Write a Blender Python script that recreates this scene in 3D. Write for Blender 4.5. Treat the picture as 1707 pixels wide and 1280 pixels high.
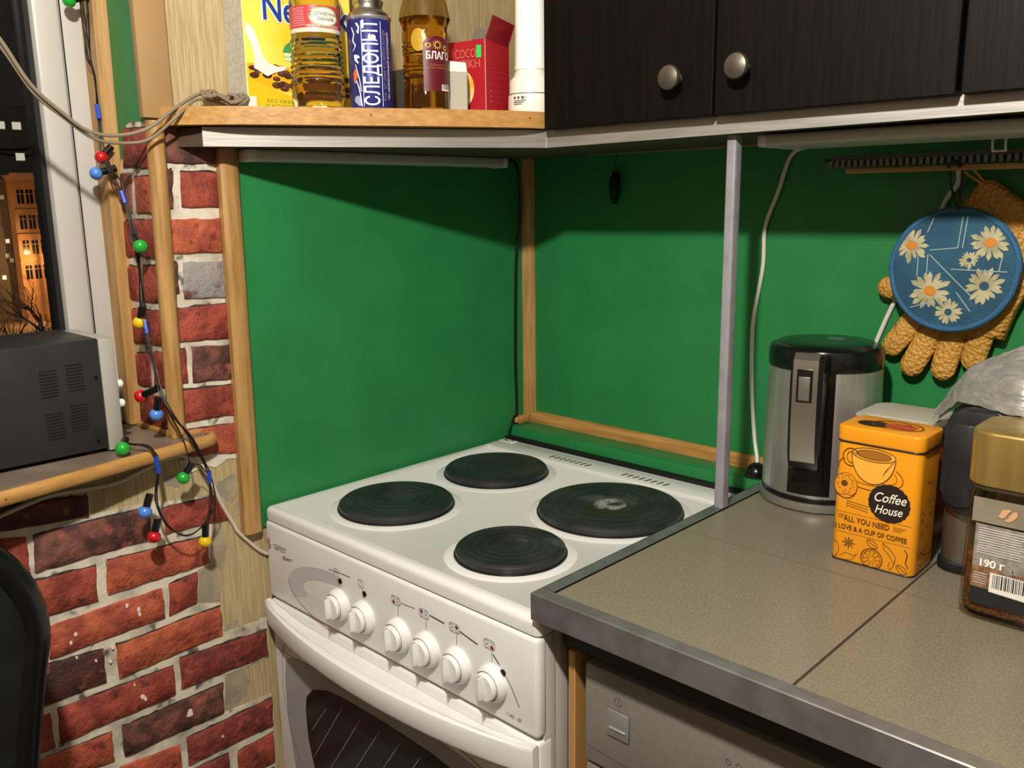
import bpy, bmesh, math, random
from mathutils import Vector, Matrix
random.seed(7)
for o in list(bpy.data.objects): bpy.data.objects.remove(o, do_unlink=True)
SC = bpy.context.scene
COL = SC.collection
# ------------------------------------------------------------------ camera
cd = bpy.data.cameras.new('camera'); cam = bpy.data.objects.new('camera', cd); COL.objects.link(cam)
RX = Vector((0.723953, 0.689726, -0.0130414)); UP = Vector((-0.1314054, 0.1564356, 0.9789078)); FW = Vector((-0.6772183, 0.7069695, -0.2038858))
mt = Matrix.Identity(4)
for i in range(3):
    mt[i][0] = RX[i]; mt[i][1] = UP[i]; mt[i][2] = -FW[i]
mt.translation = Vector((1.236331, -1.350379, 1.331216))
cam.matrix_world = mt
cd.sensor_width = 36.0; cd.lens = 30.915; cd.clip_start = 0.02; cd.clip_end = 600
SC.camera = cam
# ------------------------------------------------------------------ world: night sky
w = bpy.data.worlds.new('night_sky'); SC.world = w; w.use_nodes = True
w.node_tree.nodes['Background'].inputs[0].default_value = (0.0035, 0.0036, 0.0062, 1)
w.node_tree.nodes['Background'].inputs[1].default_value = 1.0
# ------------------------------------------------------------------ lamps
ld = bpy.data.lights.new('kitchen_lamp', 'POINT'); ld.energy = 104; ld.shadow_soft_size = 0.03; ld.color = (1.0, 0.935, 0.84)
lo = bpy.data.objects.new('kitchen_lamp', ld); COL.objects.link(lo); lo.location = (1.04, -1.332, 1.966)
# ------------------------------------------------------------------ exposure
vs = SC.view_settings
vs.view_transform = 'Standard'; vs.look = 'None'; vs.exposure = 0.0; vs.gamma = 1.0; vs.use_curve_mapping = False

# ================================================================== helpers
def lin(h):
    if isinstance(h, str):
        h = h.lstrip('#'); c = [int(h[i:i+2], 16)/255 for i in (0, 2, 4)]
        return tuple((x/12.92 if x <= .04045 else ((x+.055)/1.055)**2.4) for x in c)
    return tuple(h[:3])
MATS = {}
def pm(name, col, rough=.5, metal=0, col2=None, nscale=20, stretch=(1,1,1), bump=0, bscale=None, spec=.5, trans=0, ior=1.45,
       coat=0, emis=None, estr=0, alpha=1, sheen=0, lo=.4, hi=.6, vor=False, detail=4, col3=None, spots=0, sscale=90):
    """procedural material: two-tone noise colour, optional bump"""
    if name in MATS: return MATS[name]
    m = bpy.data.materials.new(name); m.use_nodes = True; nt = m.node_tree; N = nt.nodes; L = nt.links
    b = N['Principled BSDF']; c = lin(col)
    b.inputs['Base Color'].default_value = (*c, 1); b.inputs['Roughness'].default_value = rough; b.inputs['Metallic'].default_value = metal
    b.inputs['IOR'].default_value = ior; b.inputs['Specular IOR Level'].default_value = spec
    b.inputs['Transmission Weight'].default_value = trans; b.inputs['Coat Weight'].default_value = coat; b.inputs['Alpha'].default_value = alpha
    b.inputs['Sheen Weight'].default_value = sheen
    if emis: b.inputs['Emission Color'].default_value = (*lin(emis), 1); b.inputs['Emission Strength'].default_value = estr
    if col2 or bump:
        g = N.new('ShaderNodeNewGeometry'); mp = N.new('ShaderNodeMapping'); L.new(g.outputs['Position'], mp.inputs['Vector'])
        mp.inputs['Scale'].default_value = stretch
    if col2:
        n = N.new('ShaderNodeTexNoise'); n.inputs['Scale'].default_value = nscale; n.inputs['Detail'].default_value = detail
        L.new(mp.outputs[0], n.inputs['Vector'])
        r = N.new('ShaderNodeValToRGB'); e = r.color_ramp.elements
        e[0].position = lo; e[0].color = (*c, 1); e[1].position = hi; e[1].color = (*lin(col2), 1)
        L.new(n.outputs['Fac'], r.inputs['Fac']); out = r.outputs['Color']
        if col3:
            n3 = N.new('ShaderNodeTexNoise'); n3.inputs['Scale'].default_value = sscale; n3.inputs['Detail'].default_value = 3
            L.new(mp.outputs[0], n3.inputs['Vector'])
            r3 = N.new('ShaderNodeValToRGB'); e3 = r3.color_ramp.elements
            e3[0].position = .60; e3[0].color = (0,0,0,1); e3[1].position = .70; e3[1].color = (spots, spots, spots, 1)
            L.new(n3.outputs['Fac'], r3.inputs['Fac'])
            mx = N.new('ShaderNodeMix'); mx.data_type = 'RGBA'; L.new(r3.outputs['Color'], mx.inputs['Factor'])
            L.new(out, mx.inputs['A']); mx.inputs['B'].default_value = (*lin(col3), 1); out = mx.outputs['Result']
        L.new(out, b.inputs['Base Color'])
    if bump:
        if vor:
            t = N.new('ShaderNodeTexVoronoi'); o_ = 'Distance'
        else:
            t = N.new('ShaderNodeTexNoise'); t.inputs['Detail'].default_value = 6; o_ = 'Fac'
        t.inputs['Scale'].default_value = bscale or nscale*2
        L.new(mp.outputs[0], t.inputs['Vector'])
        bp = N.new('ShaderNodeBump'); bp.inputs['Strength'].default_value = bump; bp.inputs['Distance'].default_value = .004
        L.new(t.outputs[o_], bp.inputs['Height']); L.new(bp.outputs[0], b.inputs['Normal'])
    MATS[name] = m; return m

def clear(name, tint, rough=.02, ior=1.45):
    """thin clear glass or film: see-through with a fresnel gloss"""
    if name in MATS: return MATS[name]
    m = bpy.data.materials.new(name); m.use_nodes = True; N = m.node_tree.nodes; L = m.node_tree.links
    N.remove(N['Principled BSDF']); t = N.new('ShaderNodeBsdfTransparent'); t.inputs[0].default_value = (*lin(tint), 1)
    g = N.new('ShaderNodeBsdfGlossy'); g.inputs['Roughness'].default_value = rough; lw = N.new('ShaderNodeLayerWeight'); lw.inputs[0].default_value = .5
    pw = N.new('ShaderNodeMath'); pw.operation = 'POWER'; L.new(lw.outputs['Facing'], pw.inputs[0]); pw.inputs[1].default_value = 4.5
    f = N.new('ShaderNodeMath'); f.operation = 'MULTIPLY_ADD'; L.new(pw.outputs[0], f.inputs[0]); f.inputs[1].default_value = .55; f.inputs[2].default_value = ((ior-1)/(ior+1))**2
    x = N.new('ShaderNodeMixShader'); L.new(f.outputs[0], x.inputs[0]); L.new(t.outputs[0], x.inputs[1]); L.new(g.outputs[0], x.inputs[2]); L.new(x.outputs[0], N['Material Output'].inputs[0])
    MATS[name] = m; return m
def world_of(o):
    mx = o.matrix_basis.copy(); p = o.parent
    while p: mx = p.matrix_basis @ mx; p = p.parent
    return mx
def finish(bm, name):
    me = bpy.data.meshes.new(name); bmesh.ops.recalc_face_normals(bm, faces=bm.faces[:]); bm.to_mesh(me); bm.free(); return me
def O(name, bm, mat, parent=None, smooth=40, local=False, kind=None, label=None, cat=None, group=None, recalc=True):
    """link one mesh object; world coordinates unless local"""
    if isinstance(bm, bpy.types.Mesh): me = bm
    else:
        if recalc: me = finish(bm, name)
        else:
            me = bpy.data.meshes.new(name); bm.to_mesh(me); bm.free()
    me.name = name
    if mat and not me.materials: me.materials.append(mat)
    if smooth and len(me.polygons):
        me.polygons.foreach_set('use_smooth', [True]*len(me.polygons)); me.set_sharp_from_angle(angle=math.radians(smooth))
    o = bpy.data.objects.new(name, me); COL.objects.link(o)
    if parent is not None:
        o.parent = parent
        if not local: me.transform(world_of(parent).inverted())
    elif not local and len(me.vertices):
        xs = [v.co for v in me.vertices]
        c = Vector(((min(v.x for v in xs)+max(v.x for v in xs))/2, (min(v.y for v in xs)+max(v.y for v in xs))/2, min(v.z for v in xs)))
        me.transform(Matrix.Translation(-c)); o.location = c
    tag(o, label, cat, group, kind); return o
def tag(o, label=None, cat=None, group=None, kind=None):
    if label: o['label'] = label
    if cat: o['category'] = cat
    if group: o['group'] = group
    if kind: o['kind'] = kind
def thing(name, label, cat, loc=(0,0,0), rz=0, group=None, rot=None):
    e = bpy.data.objects.new(name, None); COL.objects.link(e); e.empty_display_size = .05
    e.location = loc; e.rotation_euler = rot or (0, 0, rz); tag(e, label, cat, group); return e
NB = bmesh.new
def box(bm, lo, hi, bev=0, seg=2):
    r = bmesh.ops.create_cube(bm, size=1)['verts']
    for v in r:
        v.co = Vector([lo[i] + (v.co[i]+.5)*(hi[i]-lo[i]) for i in range(3)])
    if bev:
        es = {e for v in r for e in v.link_edges}
        bmesh.ops.bevel(bm, geom=list(es), offset=bev, segments=seg, affect='EDGES', profile=.5)
    return bm
def bxo(lo, hi, bev=0, seg=2): return box(NB(), lo, hi, bev, seg)
def lathe(bm, prof, c=(0,0,0), n=36, ax='z', mat4=None):
    T = mat4 or Matrix.Translation(Vector(c)); rings = []
    for r, z in prof:
        if r < 1e-6: rings.append([bm.verts.new(T @ Vector((0,0,z)))])
        else: rings.append([bm.verts.new(T @ Vector((r*math.cos(2*math.pi*k/n), r*math.sin(2*math.pi*k/n), z))) for k in range(n)])
    for a, b in zip(rings, rings[1:]):
        for k in range(n):
            k2 = (k+1) % n
            if len(a) == 1 and len(b) == 1: continue
            if len(a) == 1: bm.faces.new((a[0], b[k], b[k2]))
            elif len(b) == 1: bm.faces.new((a[k], a[k2], b[0]))
            else: bm.faces.new((a[k], a[k2], b[k2], b[k]))
    for rg, f in ((rings[0], 1), (rings[-1], 0)):
        if len(rg) > 2 and prof[0] != prof[-1]: bm.faces.new(rg[::-1] if f else rg)
    return bm
def axis_mat(p, d):
    d = Vector(d).normalized(); q = d.to_track_quat('Z', 'Y')
    return Matrix.Translation(Vector(p)) @ q.to_matrix().to_4x4()
def cr(pts, sub=6):
    pts = [Vector(p) for p in pts]
    if len(pts) < 3 or sub < 2: return pts
    q = [2*pts[0]-pts[1]] + pts + [2*pts[-1]-pts[-2]]; out = []
    for i in range(1, len(q)-2):
        for k in range(sub):
            t = k/sub; a, b, c, d = q[i-1:i+3]
            out.append(.5*((2*b)+(-a+c)*t+(2*a-5*b+4*c-d)*t*t+(-a+3*b-3*c+d)*t**3))
    out.append(pts[-1]); return out
def tube(bm, pts, r, n=8, sub=6, cap=True):
    p = cr(pts, sub); rings = []; up = Vector((.13, .37, .92))
    for i, q in enumerate(p):
        d = (p[min(i+1, len(p)-1)]-p[max(i-1, 0)]).normalized()
        x = d.cross(up)
        if x.length < 1e-3: x = d.cross(Vector((1, 0, 0)))
        x.normalize(); y = d.cross(x); up = -y if False else up
        rr = r(i/(len(p)-1)) if callable(r) else r
        rings.append([bm.verts.new(q + x*rr*math.cos(2*math.pi*k/n) + y*rr*math.sin(2*math.pi*k/n)) for k in range(n)])
    for a, b in zip(rings, rings[1:]):
        for k in range(n): bm.faces.new((a[k], a[(k+1) % n], b[(k+1) % n], b[k]))
    if cap: bm.faces.new(rings[0][::-1]); bm.faces.new(rings[-1])
    return bm
def prism(bm, pts, vec, bev=0):
    vec = Vector(vec); a = [bm.verts.new(Vector(p)) for p in pts]; b = [bm.verts.new(Vector(p)+vec) for p in pts]
    fs = [bm.faces.new(a[::-1]), bm.faces.new(b)]
    for k in range(len(a)): fs.append(bm.faces.new((a[k], a[(k+1) % len(a)], b[(k+1) % len(a)], b[k])))
    if bev:
        es = {e for f in fs[:2] for e in f.edges}
        bmesh.ops.bevel(bm, geom=list(es), offset=bev, segments=2, affect='EDGES', profile=.5)
    return bm
def sphere(bm, c, r, u=16, v=10, sc=(1,1,1)):
    rr = bmesh.ops.create_uvsphere(bm, u_segments=u, v_segments=v, radius=r)['verts']
    for q in rr: q.co = Vector((q.co.x*sc[0], q.co.y*sc[1], q.co.z*sc[2])) + Vector(c)
    return bm
def rrect(w, h, r, n=5, cx=0, cy=0):
    out = []
    for sx, sy, a0 in ((1,1,0),(-1,1,90),(-1,-1,180),(1,-1,270)):
        for k in range(n+1):
            a = math.radians(a0+90*k/n); out.append((cx+sx*(w/2-r)+r*math.cos(a), cy+sy*(h/2-r)+r*math.sin(a)))
    return out
def ell(cx, cy, rx, ry, n=28, a0=0, a1=360):
    return [(cx+rx*math.cos(math.radians(a0+(a1-a0)*k/n)), cy+ry*math.sin(math.radians(a0+(a1-a0)*k/n))) for k in range(n if a1-a0 == 360 else n+1)]
def frame(o, x, y):
    x = Vector(x).normalized(); y = Vector(y).normalized(); n = x.cross(y).normalized(); m = Matrix.Identity(4)
    for i in range(3): m[i][0] = x[i]; m[i][1] = y[i]; m[i][2] = n[i]
    m.translation = Vector(o); return m
def flat(bm, pts, F, off=.0005):
    vs = [bm.verts.new(F @ Vector((p[0], p[1], off))) for p in pts]
    f = bm.faces.new(vs); f.normal_update(); return bm
def ring2(bm, outer, inner, F, off=.0005):
    a = [bm.verts.new(F @ Vector((*p, off))) for p in outer]; b = [bm.verts.new(F @ Vector((*p, off))) for p in inner]
    for k in range(len(a)): bm.faces.new((a[k], a[(k+1) % len(a)], b[(k+1) % len(a)], b[k]))
    return bm
def stroke(bm, pts, w, F, off=.0005):
    """thin ribbon along 2d points"""
    P2 = [Vector((p[0], p[1])) for p in pts]; A = []; B_ = []
    for i, q in enumerate(P2):
        d = (P2[min(i+1, len(P2)-1)]-P2[max(i-1, 0)]); d = d.normalized() if d.length else Vector((1, 0)); n = Vector((-d.y, d.x))*w/2
        A.append(bm.verts.new(F @ Vector((*(q+n), off)))); B_.append(bm.verts.new(F @ Vector((*(q-n), off))))
    for i in range(len(A)-1): bm.faces.new((A[i], A[i+1], B_[i+1], B_[i]))
    return bm
_dg = None
def text_mesh(s, size, bold=0, shear=0, xs=1, align='CENTER', spacing=1, lines=1, fit=None):
    cu = bpy.data.curves.new('lettering', 'FONT'); cu.body = s; cu.size = size; cu.align_x = align; cu.align_y = 'CENTER'
    cu.offset = bold*size; cu.shear = shear; cu.space_character = spacing; cu.space_line = lines; cu.resolution_u = 3
    o = bpy.data.objects.new('lettering', cu); COL.objects.link(o)
    dg = bpy.context.evaluated_depsgraph_get(); dg.update()
    me = bpy.data.meshes.new_from_object(o.evaluated_get(dg)); bpy.data.objects.remove(o, do_unlink=True); bpy.data.curves.remove(cu)
    me.materials.clear()
    if fit:
        ww = max(v.co.x for v in me.vertices)-min(v.co.x for v in me.vertices); xs = fit/ww
    me.transform(Matrix.Diagonal((xs, 1, 1, 1))); return me
def text(name, s, size, F, mat, parent, off=.0008, **k):
    me = text_mesh(s, size, **k); me.transform(F @ Matrix.Translation((0, 0, off)))
    return O(name, me, mat, parent, smooth=0)
def dense(bm, cuts=3):
    bmesh.ops.triangulate(bm, faces=bm.faces[:]); bmesh.ops.subdivide_edges(bm, edges=bm.edges[:], cuts=cuts, use_grid_fill=True)
def wrap_mesh(me, c, R, a0, z0, rot90=False, off=.0006):
    bm = NB(); bm.from_mesh(me); dense(bm, 2); bm.to_mesh(me); bm.free()
    for v in me.vertices:
        x, y = (v.co.x, v.co.y) if not rot90 else (-v.co.y, v.co.x)
        a = a0 + x/R; v.co = Vector((c[0]+(R+off)*math.cos(a), c[1]+(R+off)*math.sin(a), z0+y))
def wrap_strip(bm, c, R, a0, s0, s1, t0, t1, off=.0006, n=14):
    for k in range(n):
        q = []
        for ss, tt in ((k, t0), (k+1, t0), (k+1, t1), (k, t1)):
            a = a0+(s0+(s1-s0)*ss/n)/R; q.append(bm.verts.new((c[0]+(R+off)*math.cos(a), c[1]+(R+off)*math.sin(a), tt)))
        bm.faces.new(q)
    return bm
def wrap_poly(bm, pts, c, R, a0, z0, off=.0006):
    b2 = NB(); b2.faces.new([b2.verts.new((p[0], p[1], 0)) for p in pts]); dense(b2, 3); mp = {}
    for v in b2.verts: mp[v.index] = None
    b2.verts.index_update()
    nv = [bm.verts.new((c[0]+(R+off)*math.cos(a0+v.co.x/R), c[1]+(R+off)*math.sin(a0+v.co.x/R), z0+v.co.y)) for v in b2.verts]
    for f in b2.faces: bm.faces.new([nv[v.index] for v in f.verts])
    b2.free(); return bm

# ================================================================== materials
GREEN = pm('green_paint', '#267a42', .42, col2='#23743e', nscale=9, bump=.06, bscale=220)
CREAM = pm('cream_wallpaper', '#b3a27e', .8, col2='#a08c62', nscale=60, stretch=(1, 6, .25), bump=.25, bscale=130)
MORTAR = pm('mortar_print', '#d0c7b5', .75, col2='#9a9284', nscale=24, lo=.45, hi=.72, bump=.3, bscale=150, col3='#2c2724', spots=.85, sscale=34)
BR = {
 'r': pm('brick_red', '#9c4634', .75, col2='#742e24', nscale=34, detail=8, bump=.9, bscale=110, col3='#4a1c16', spots=.8, sscale=60),
 'o': pm('brick_orange', '#b0593a', .75, col2='#8e4030', nscale=30, detail=8, bump=.9, bscale=110, col3='#5c2418', spots=.7, sscale=70),
 'b': pm('brick_brown', '#74463c', .78, col2='#452a26', nscale=34, detail=8, bump=1, bscale=100, col3='#b0604c', spots=.6, sscale=30),
 'd': pm('brick_dark', '#5c3128', .78, col2='#38211c', nscale=24, bump=1, bscale=100, col3='#a86a54', spots=.5, sscale=50),
 'm': pm('brick_maroon', '#873a32', .75, col2='#622824', nscale=34, detail=8, bump=.9, bscale=110, col3='#b6604a', spots=.5, sscale=40),
 'g': pm('brick_grey', '#8c8684', .75, col2='#5f3a30', nscale=16, lo=.5, hi=.56, bump=.8, bscale=110)}
def wood(name, a, b, ax):
    st = [9, 9, 9]; st[ax] = .7
    return pm(name, a, .45, col2=b, nscale=12, stretch=tuple(st), bump=.12, bscale=26, lo=.35, hi=.68, detail=6)
WOODZ = wood('oak_vertical', '#b08a54', '#906a38', 2); WOODX = wood('oak_along_x', '#b88c50', '#986c36', 0); WOODY = wood('oak_along_y', '#b88c50', '#a0733c', 1)
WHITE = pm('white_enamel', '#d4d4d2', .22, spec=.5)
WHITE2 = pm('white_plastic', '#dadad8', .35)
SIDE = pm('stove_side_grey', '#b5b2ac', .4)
BLACK = pm('black_plastic', '#101112', .2)
BLACKR = pm('black_rubber', '#0c0c0c', .6)
IRON = pm('cast_iron', '#1d1f20', .42, col2='#2a2c2d', nscale=14, bump=.08, bscale=60, col3='#6e6e6c', spots=.25, sscale=12)
STEEL = pm('brushed_steel', '#c4c2bc', .4, .8, col2='#aeaca6', nscale=60, stretch=(1, 1, .05))
ALU = pm('aluminium', '#a5a29c', .36, .6, col2='#979590', nscale=40, stretch=(.2, .2, 4), bump=.04, bscale=60)
GREYT = pm('grey_edging', '#7d7f80', .38, .55, col2='#6c6e70', nscale=30)
TILE = pm('beige_tile', '#7b7463', .28, col2='#6a6455', nscale=420, detail=2, lo=.38, hi=.62)
GROUT = pm('grout', '#3e3027', .9)
WENGE = pm('wenge', '#100b08', .5, col2='#0a0705', nscale=14, stretch=(9, 9, .5), bump=.06, bscale=30, spec=.14)
PVC = pm('white_pvc', '#b6b3ad', .35)
GLASS = clear('window_glass', '#f4f6f4')
INK = pm('black_print', '#16130f', .5)
# ================================================================== the room shell
ROOMW = pm('room_wall_paint', '#8a8070', .9)
CEIL = pm('ceiling_paint', '#a39d92', .9)
O('floor', bxo((-.3, -2.9, -.06), (2.42, .12, 0)), pm('floor_linoleum', '#4e3e30', .5, col2='#423428', nscale=8), kind='structure', smooth=0)
O('ceiling', bxo((-.3, -2.9, 2.5), (2.42, .12, 2.56)), CEIL, kind='structure', smooth=0)
bm = NB()
box(bm, (-.30, -.777, 0), (-.010, .12, 2.5)); box(bm, (-.30, -2.9, 0), (-.010, -.777, .965)); box(bm, (-.30, -2.9, 2.25), (-.010, -.777, 2.5)); box(bm, (-.30, -2.9, .965), (-.010, -2.0, 2.25))
WL = O('wall_left', bm, CREAM, kind='structure', smooth=0)
WB = O('wall_back', bxo((-.01, .004, 0), (2.42, .12, 2.5)), CREAM, kind='structure', smooth=0)
O('wall_right', bxo((2.3, -2.9, 0), (2.42, .0, 2.5)), ROOMW, kind='structure', smooth=0)
O('wall_front', bxo((-.01, -2.98, 0), (2.42, -2.9, 2.5)), ROOMW, kind='structure', smooth=0)
# green panels
O('green_panel', bxo((-.010, -.672, .812), (-.006, .0, 1.446)), GREEN, WL, smooth=0)
O('green_panel', bxo((-.15, -.7779, 1.40), (-.010, -.777, 2.25)), GREEN, WL, smooth=0)
O('green_panel', bxo((-.004, .0, .55), (2.29, .004, 1.446)), GREEN, WB, smooth=0)
# ---- brick paper (outlines in metres on the wall plane)
WALL_BRICKS= [('d', [(-1.0351, 0.9489), (-0.9143, 0.9354), (-0.9143, 0.9043), (-1.0393, 0.9145)]), ('r', [(-1.0403, 0.9058), (-0.9984, 0.8997), (-0.9984, 0.848), (-1.0472, 0.8493)]), ('b', [(-0.9892, 0.8979), (-0.8281, 0.8956), (-0.8306, 0.8456), (-0.9932, 0.8452)]), ('r', [(-0.8104, 0.8883), (-0.726, 0.8855), (-0.7049, 0.8422), (-0.8106, 0.8469)]), ('r', [(-1.0118, 0.8338), (-0.9134, 0.8299), (-0.9162, 0.7763), (-1.006, 0.7787)]), ('o', [(-0.8984, 0.8325), (-0.7449, 0.8254), (-0.7436, 0.7792), (-0.9027, 0.7803)]), ('o', [(-0.9828, 0.7639), (-0.8223, 0.7653), (-0.822, 0.7162), (-0.9893, 0.7152)]), ('r', [(-0.812, 0.767), (-0.766, 0.7703), (-0.7719, 0.7208), (-0.8156, 0.7165)]), ('d', [(-1.0058, 0.7093), (-0.9168, 0.7014), (-0.9176, 0.6501), (-1.0126, 0.6495)]), ('o', [(-0.8995, 0.7001), (-0.7332, 0.7028), (-0.7325, 0.6533), (-0.8991, 0.6466)]), ('r', [(-1.0281, 0.6419), (-0.9972, 0.6361), (-0.9959, 0.5809), (-1.0348, 0.5842)]), ('r', [(-0.9874, 0.6378), (-0.817, 0.6339), (-0.8177, 0.5845), (-0.9891, 0.5839)]), ('m', [(-0.8071, 0.6421), (-0.6549, 0.6314), (-0.6554, 0.5856), (-0.8081, 0.5886)]), ('o', [(-1.0381, 0.5733), (-0.919, 0.5691), (-0.9193, 0.5209), (-1.0427, 0.534)]), ('b', [(-0.9035, 0.5696), (-0.7397, 0.5699), (-0.7427, 0.5189), (-0.905, 0.519)]), ('o', [(-0.9123, 0.5078), (-0.8199, 0.4997), (-0.8198, 0.4495), (-0.9147, 0.461)]), ('m', [(-0.808, 0.5038), (-0.6554, 0.5058), (-0.6563, 0.454), (-0.8084, 0.4565)]), ('m', [(-0.8066, 0.4455), (-0.7405, 0.4438), (-0.7408, 0.3896), (-0.8084, 0.3966)]), ('r', [(-0.7248, 0.4388), (-0.6572, 0.4421), (-0.6586, 0.3835), (-0.7263, 0.385)]), ('b', [(-0.7547, 1.4462), (-0.6769, 1.4503), (-0.6818, 1.3899), (-0.7581, 1.3899)]), ('b', [(-0.759, 1.3805), (-0.7485, 1.3811), (-0.7518, 1.3258), (-0.7624, 1.325)]), ('r', [(-0.737, 1.3784), (-0.6801, 1.3778), (-0.6819, 1.3267), (-0.7397, 1.3276)]), ('o', [(-0.7606, 1.3116), (-0.6804, 1.3111), (-0.6811, 1.2602), (-0.7634, 1.2618)]), ('b', [(-0.7626, 1.2487), (-0.7533, 1.2491), (-0.7544, 1.2046), (-0.765, 1.2025)]), ('g', [(-0.7451, 1.2497), (-0.6795, 1.2474), (-0.6819, 1.1924), (-0.7477, 1.1958)]), ('r', [(-0.7637, 1.182), (-0.6803, 1.183), (-0.6817, 1.1296), (-0.7659, 1.1327)]), ('r', [(-0.7633, 1.1216), (-0.7529, 1.1222), (-0.7539, 1.0708), (-0.7657, 1.0703)]), ('b', [(-0.7425, 1.1237), (-0.6807, 1.1196), (-0.6818, 1.0657), (-0.7453, 1.0682)]), ('r', [(-0.7629, 1.0601), (-0.6807, 1.0561), (-0.682, 1.0083), (-0.7651, 1.0102)]), ('o', [(-0.7686, 0.9998), (-0.6805, 0.9946), (-0.6825, 0.9473), (-0.7675, 0.9572)])]
REVEAL_BRICKS= [('m', [(-0.0875, 1.4405), (0.007, 1.4386), (-0.0008, 1.3823), (-0.0959, 1.3864)]), ('b', [(-0.1087, 1.3786), (-0.0745, 1.3786), (-0.0828, 1.3195), (-0.1186, 1.3221)]), ('o', [(-0.0633, 1.3719), (0.0096, 1.3718), (0.005, 1.3196), (-0.065, 1.3209)]), ('r', [(-0.129, 1.3094), (0.0013, 1.312), (-0.0017, 1.2565), (-0.1324, 1.2551)]), ('r', [(-0.1293, 1.2417), (-0.0789, 1.2425), (-0.0879, 1.1907), (-0.136, 1.1899)]), ('r', [(-0.065, 1.2443), (0.0053, 1.2466), (0.0017, 1.1921), (-0.0744, 1.1901)]), ('r', [(-0.1363, 1.1762), (0.0016, 1.1794), (-0.0031, 1.1306), (-0.1408, 1.1207)]), ('r', [(-0.1385, 1.1057), (-0.0715, 1.1117), (-0.0751, 1.0598), (-0.1421, 1.0527)]), ('r', [(-0.0556, 1.1154), (-0.0003, 1.1195), (-0.0034, 1.0655), (-0.0617, 1.0616)]), ('m', [(-0.1383, 1.0442), (-0.0011, 1.0513), (-0.007, 1.0004), (-0.1361, 0.9904)])]
TORN= [(-1.035, 0.95), (-0.913, 0.9374), (-0.9126, 0.9062), (-0.8141, 0.9007), (-0.8109, 0.896), (-0.7244, 0.889), (-0.7022, 0.8415), (-0.7339, 0.8423), (-0.7437, 0.7779), (-0.7644, 0.7738), (-0.7711, 0.7205), (-0.7329, 0.7068), (-0.73, 0.6552), (-0.6532, 0.652), (-0.6541, 0.5821), (-0.7345, 0.5806), (-0.7415, 0.5168), (-0.6549, 0.5131), (-0.66, 0.2822)]
def brick(plane, quad, key, parent):
    """one brick: ragged outline, 4 mm proud of the mortar sheet, rounded rim"""
    n = []
    q = [Vector(p) for p in quad]
    for a, b in zip(q, q[1:]+q[:1]):
        L = (b-a).length; k = max(2, int(L/.012))
        for i in range(k):
            t = i/k; p = a.lerp(b, t)
            n.append(p + Vector((random.uniform(-1, 1), random.uniform(-1, 1)))*.0011)
    c = sum(n, Vector((0, 0)))/len(n)
    bm = NB()
    def at(p, h): return Vector((-.0085+h, p.x, p.y)) if plane == 'A' else Vector((p.x, -.7785-h, p.y))
    r0 = [bm.verts.new(at(p, 0)) for p in n]
    r1 = [bm.verts.new(at(p+(c-p).normalized()*.0008, .0022)) for p in n]
    r2 = [bm.verts.new(at(p+(c-p).normalized()*.0035, .0034)) for p in n]
    for a, b in ((r0, r1), (r1, r2)):
        for k in range(len(n)): bm.faces.new((a[k], a[(k+1) % len(n)], b[(k+1) % len(n)], b[k]))
    bm.faces.new(r2)
    if random.random() < .75:                       # dark printed line along the upper edge
        a, b = q[0], q[1]; k = max(4, int((b-a).length/.010)); h0 = random.uniform(.002, .0045)
        lo2 = [bm.verts.new(at(a.lerp(b, i/k)+Vector((0, -.002)), .0006)) for i in range(k+1)]
        hi2 = [bm.verts.new(at(a.lerp(b, i/k)+Vector((0, random.uniform(.3, 1)*h0)), .0006)) for i in range(k+1)]
        for i in range(k): bm.faces.new((lo2[i], lo2[i+1], hi2[i+1], hi2[i])).material_index = 1
    o = O('brick', bm, BR[key], parent, smooth=60); o.data.materials.append(JOINT); return o
JOINT = pm('dark_joint_print', '#2a2421', .8, col2='#4a443e', nscale=60)
# mortar sheets
def sheetA(pts, name, mat=MORTAR, h=.0015):
    return O(name, prism(NB(), [(-.010, y, z) for y, z in pts], (h, 0, 0)), mat, WL, smooth=0)
left = [(-1.75, .2822), (-1.75, .955)]
sheetA([(y, z) for y, z in TORN] + [left[0]] + [left[1]], 'mortar_sheet')
sheetA([(-.777, .95), (-.777, 1.449), (-.672, 1.449), (-.672, .935), (-.70, .94), (-.72, .93), (-.735, .937), (-.76, .932)], 'mortar_sheet')
O('mortar_sheet', prism(NB(), [(-.15, -.777, .985), (-.008, -.777, .985), (-.008, -.777, 1.445), (-.06, -.777, 1.449), (-.088, -.777, 1.443), (-.098, -.777, 1.40), (-.13, -.777, 1.37), (-.15, -.777, 1.3)], (0, -.0015, 0)), MORTAR, WL, smooth=0)
for k, q in WALL_BRICKS: brick('A', q, k, WL)
for k, q in REVEAL_BRICKS: brick('R', [(min(p[0], -.010), p[1]) for p in q], k, WL)
# courses that run on to the left of the chair, and below
zc = [(.9489, .915), (.9, .849), (.833, .779), (.764, .7155), (.704, .65), (.640, .584), (.572, .52), (.506, .455), (.443, .388)]
for i, (zt, zb) in enumerate(zc):
    y1 = [-1.052, -1.058, -1.022, -1.0, -1.022, -1.045, -1.052, -.922, -.818][i]; m = 0
    while y1 > -1.72:
        y0 = y1-random.uniform(.13, .17); brick('A', [(y0, zt), (y1, zt), (y1, zb), (y0, zb)], random.choice('rromb'), WL); y1 = y0-.011
for i in range(1):
    y1 = -.66; zt, zb = .375, .325
    while y1 > -1.7:
        y0 = y1-random.uniform(.13, .17); brick('A', [(y0, zt), (y1, zt), (y1, zb), (y0, zb)], random.choice('rrom'), WL); y1 = y0-.011
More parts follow.
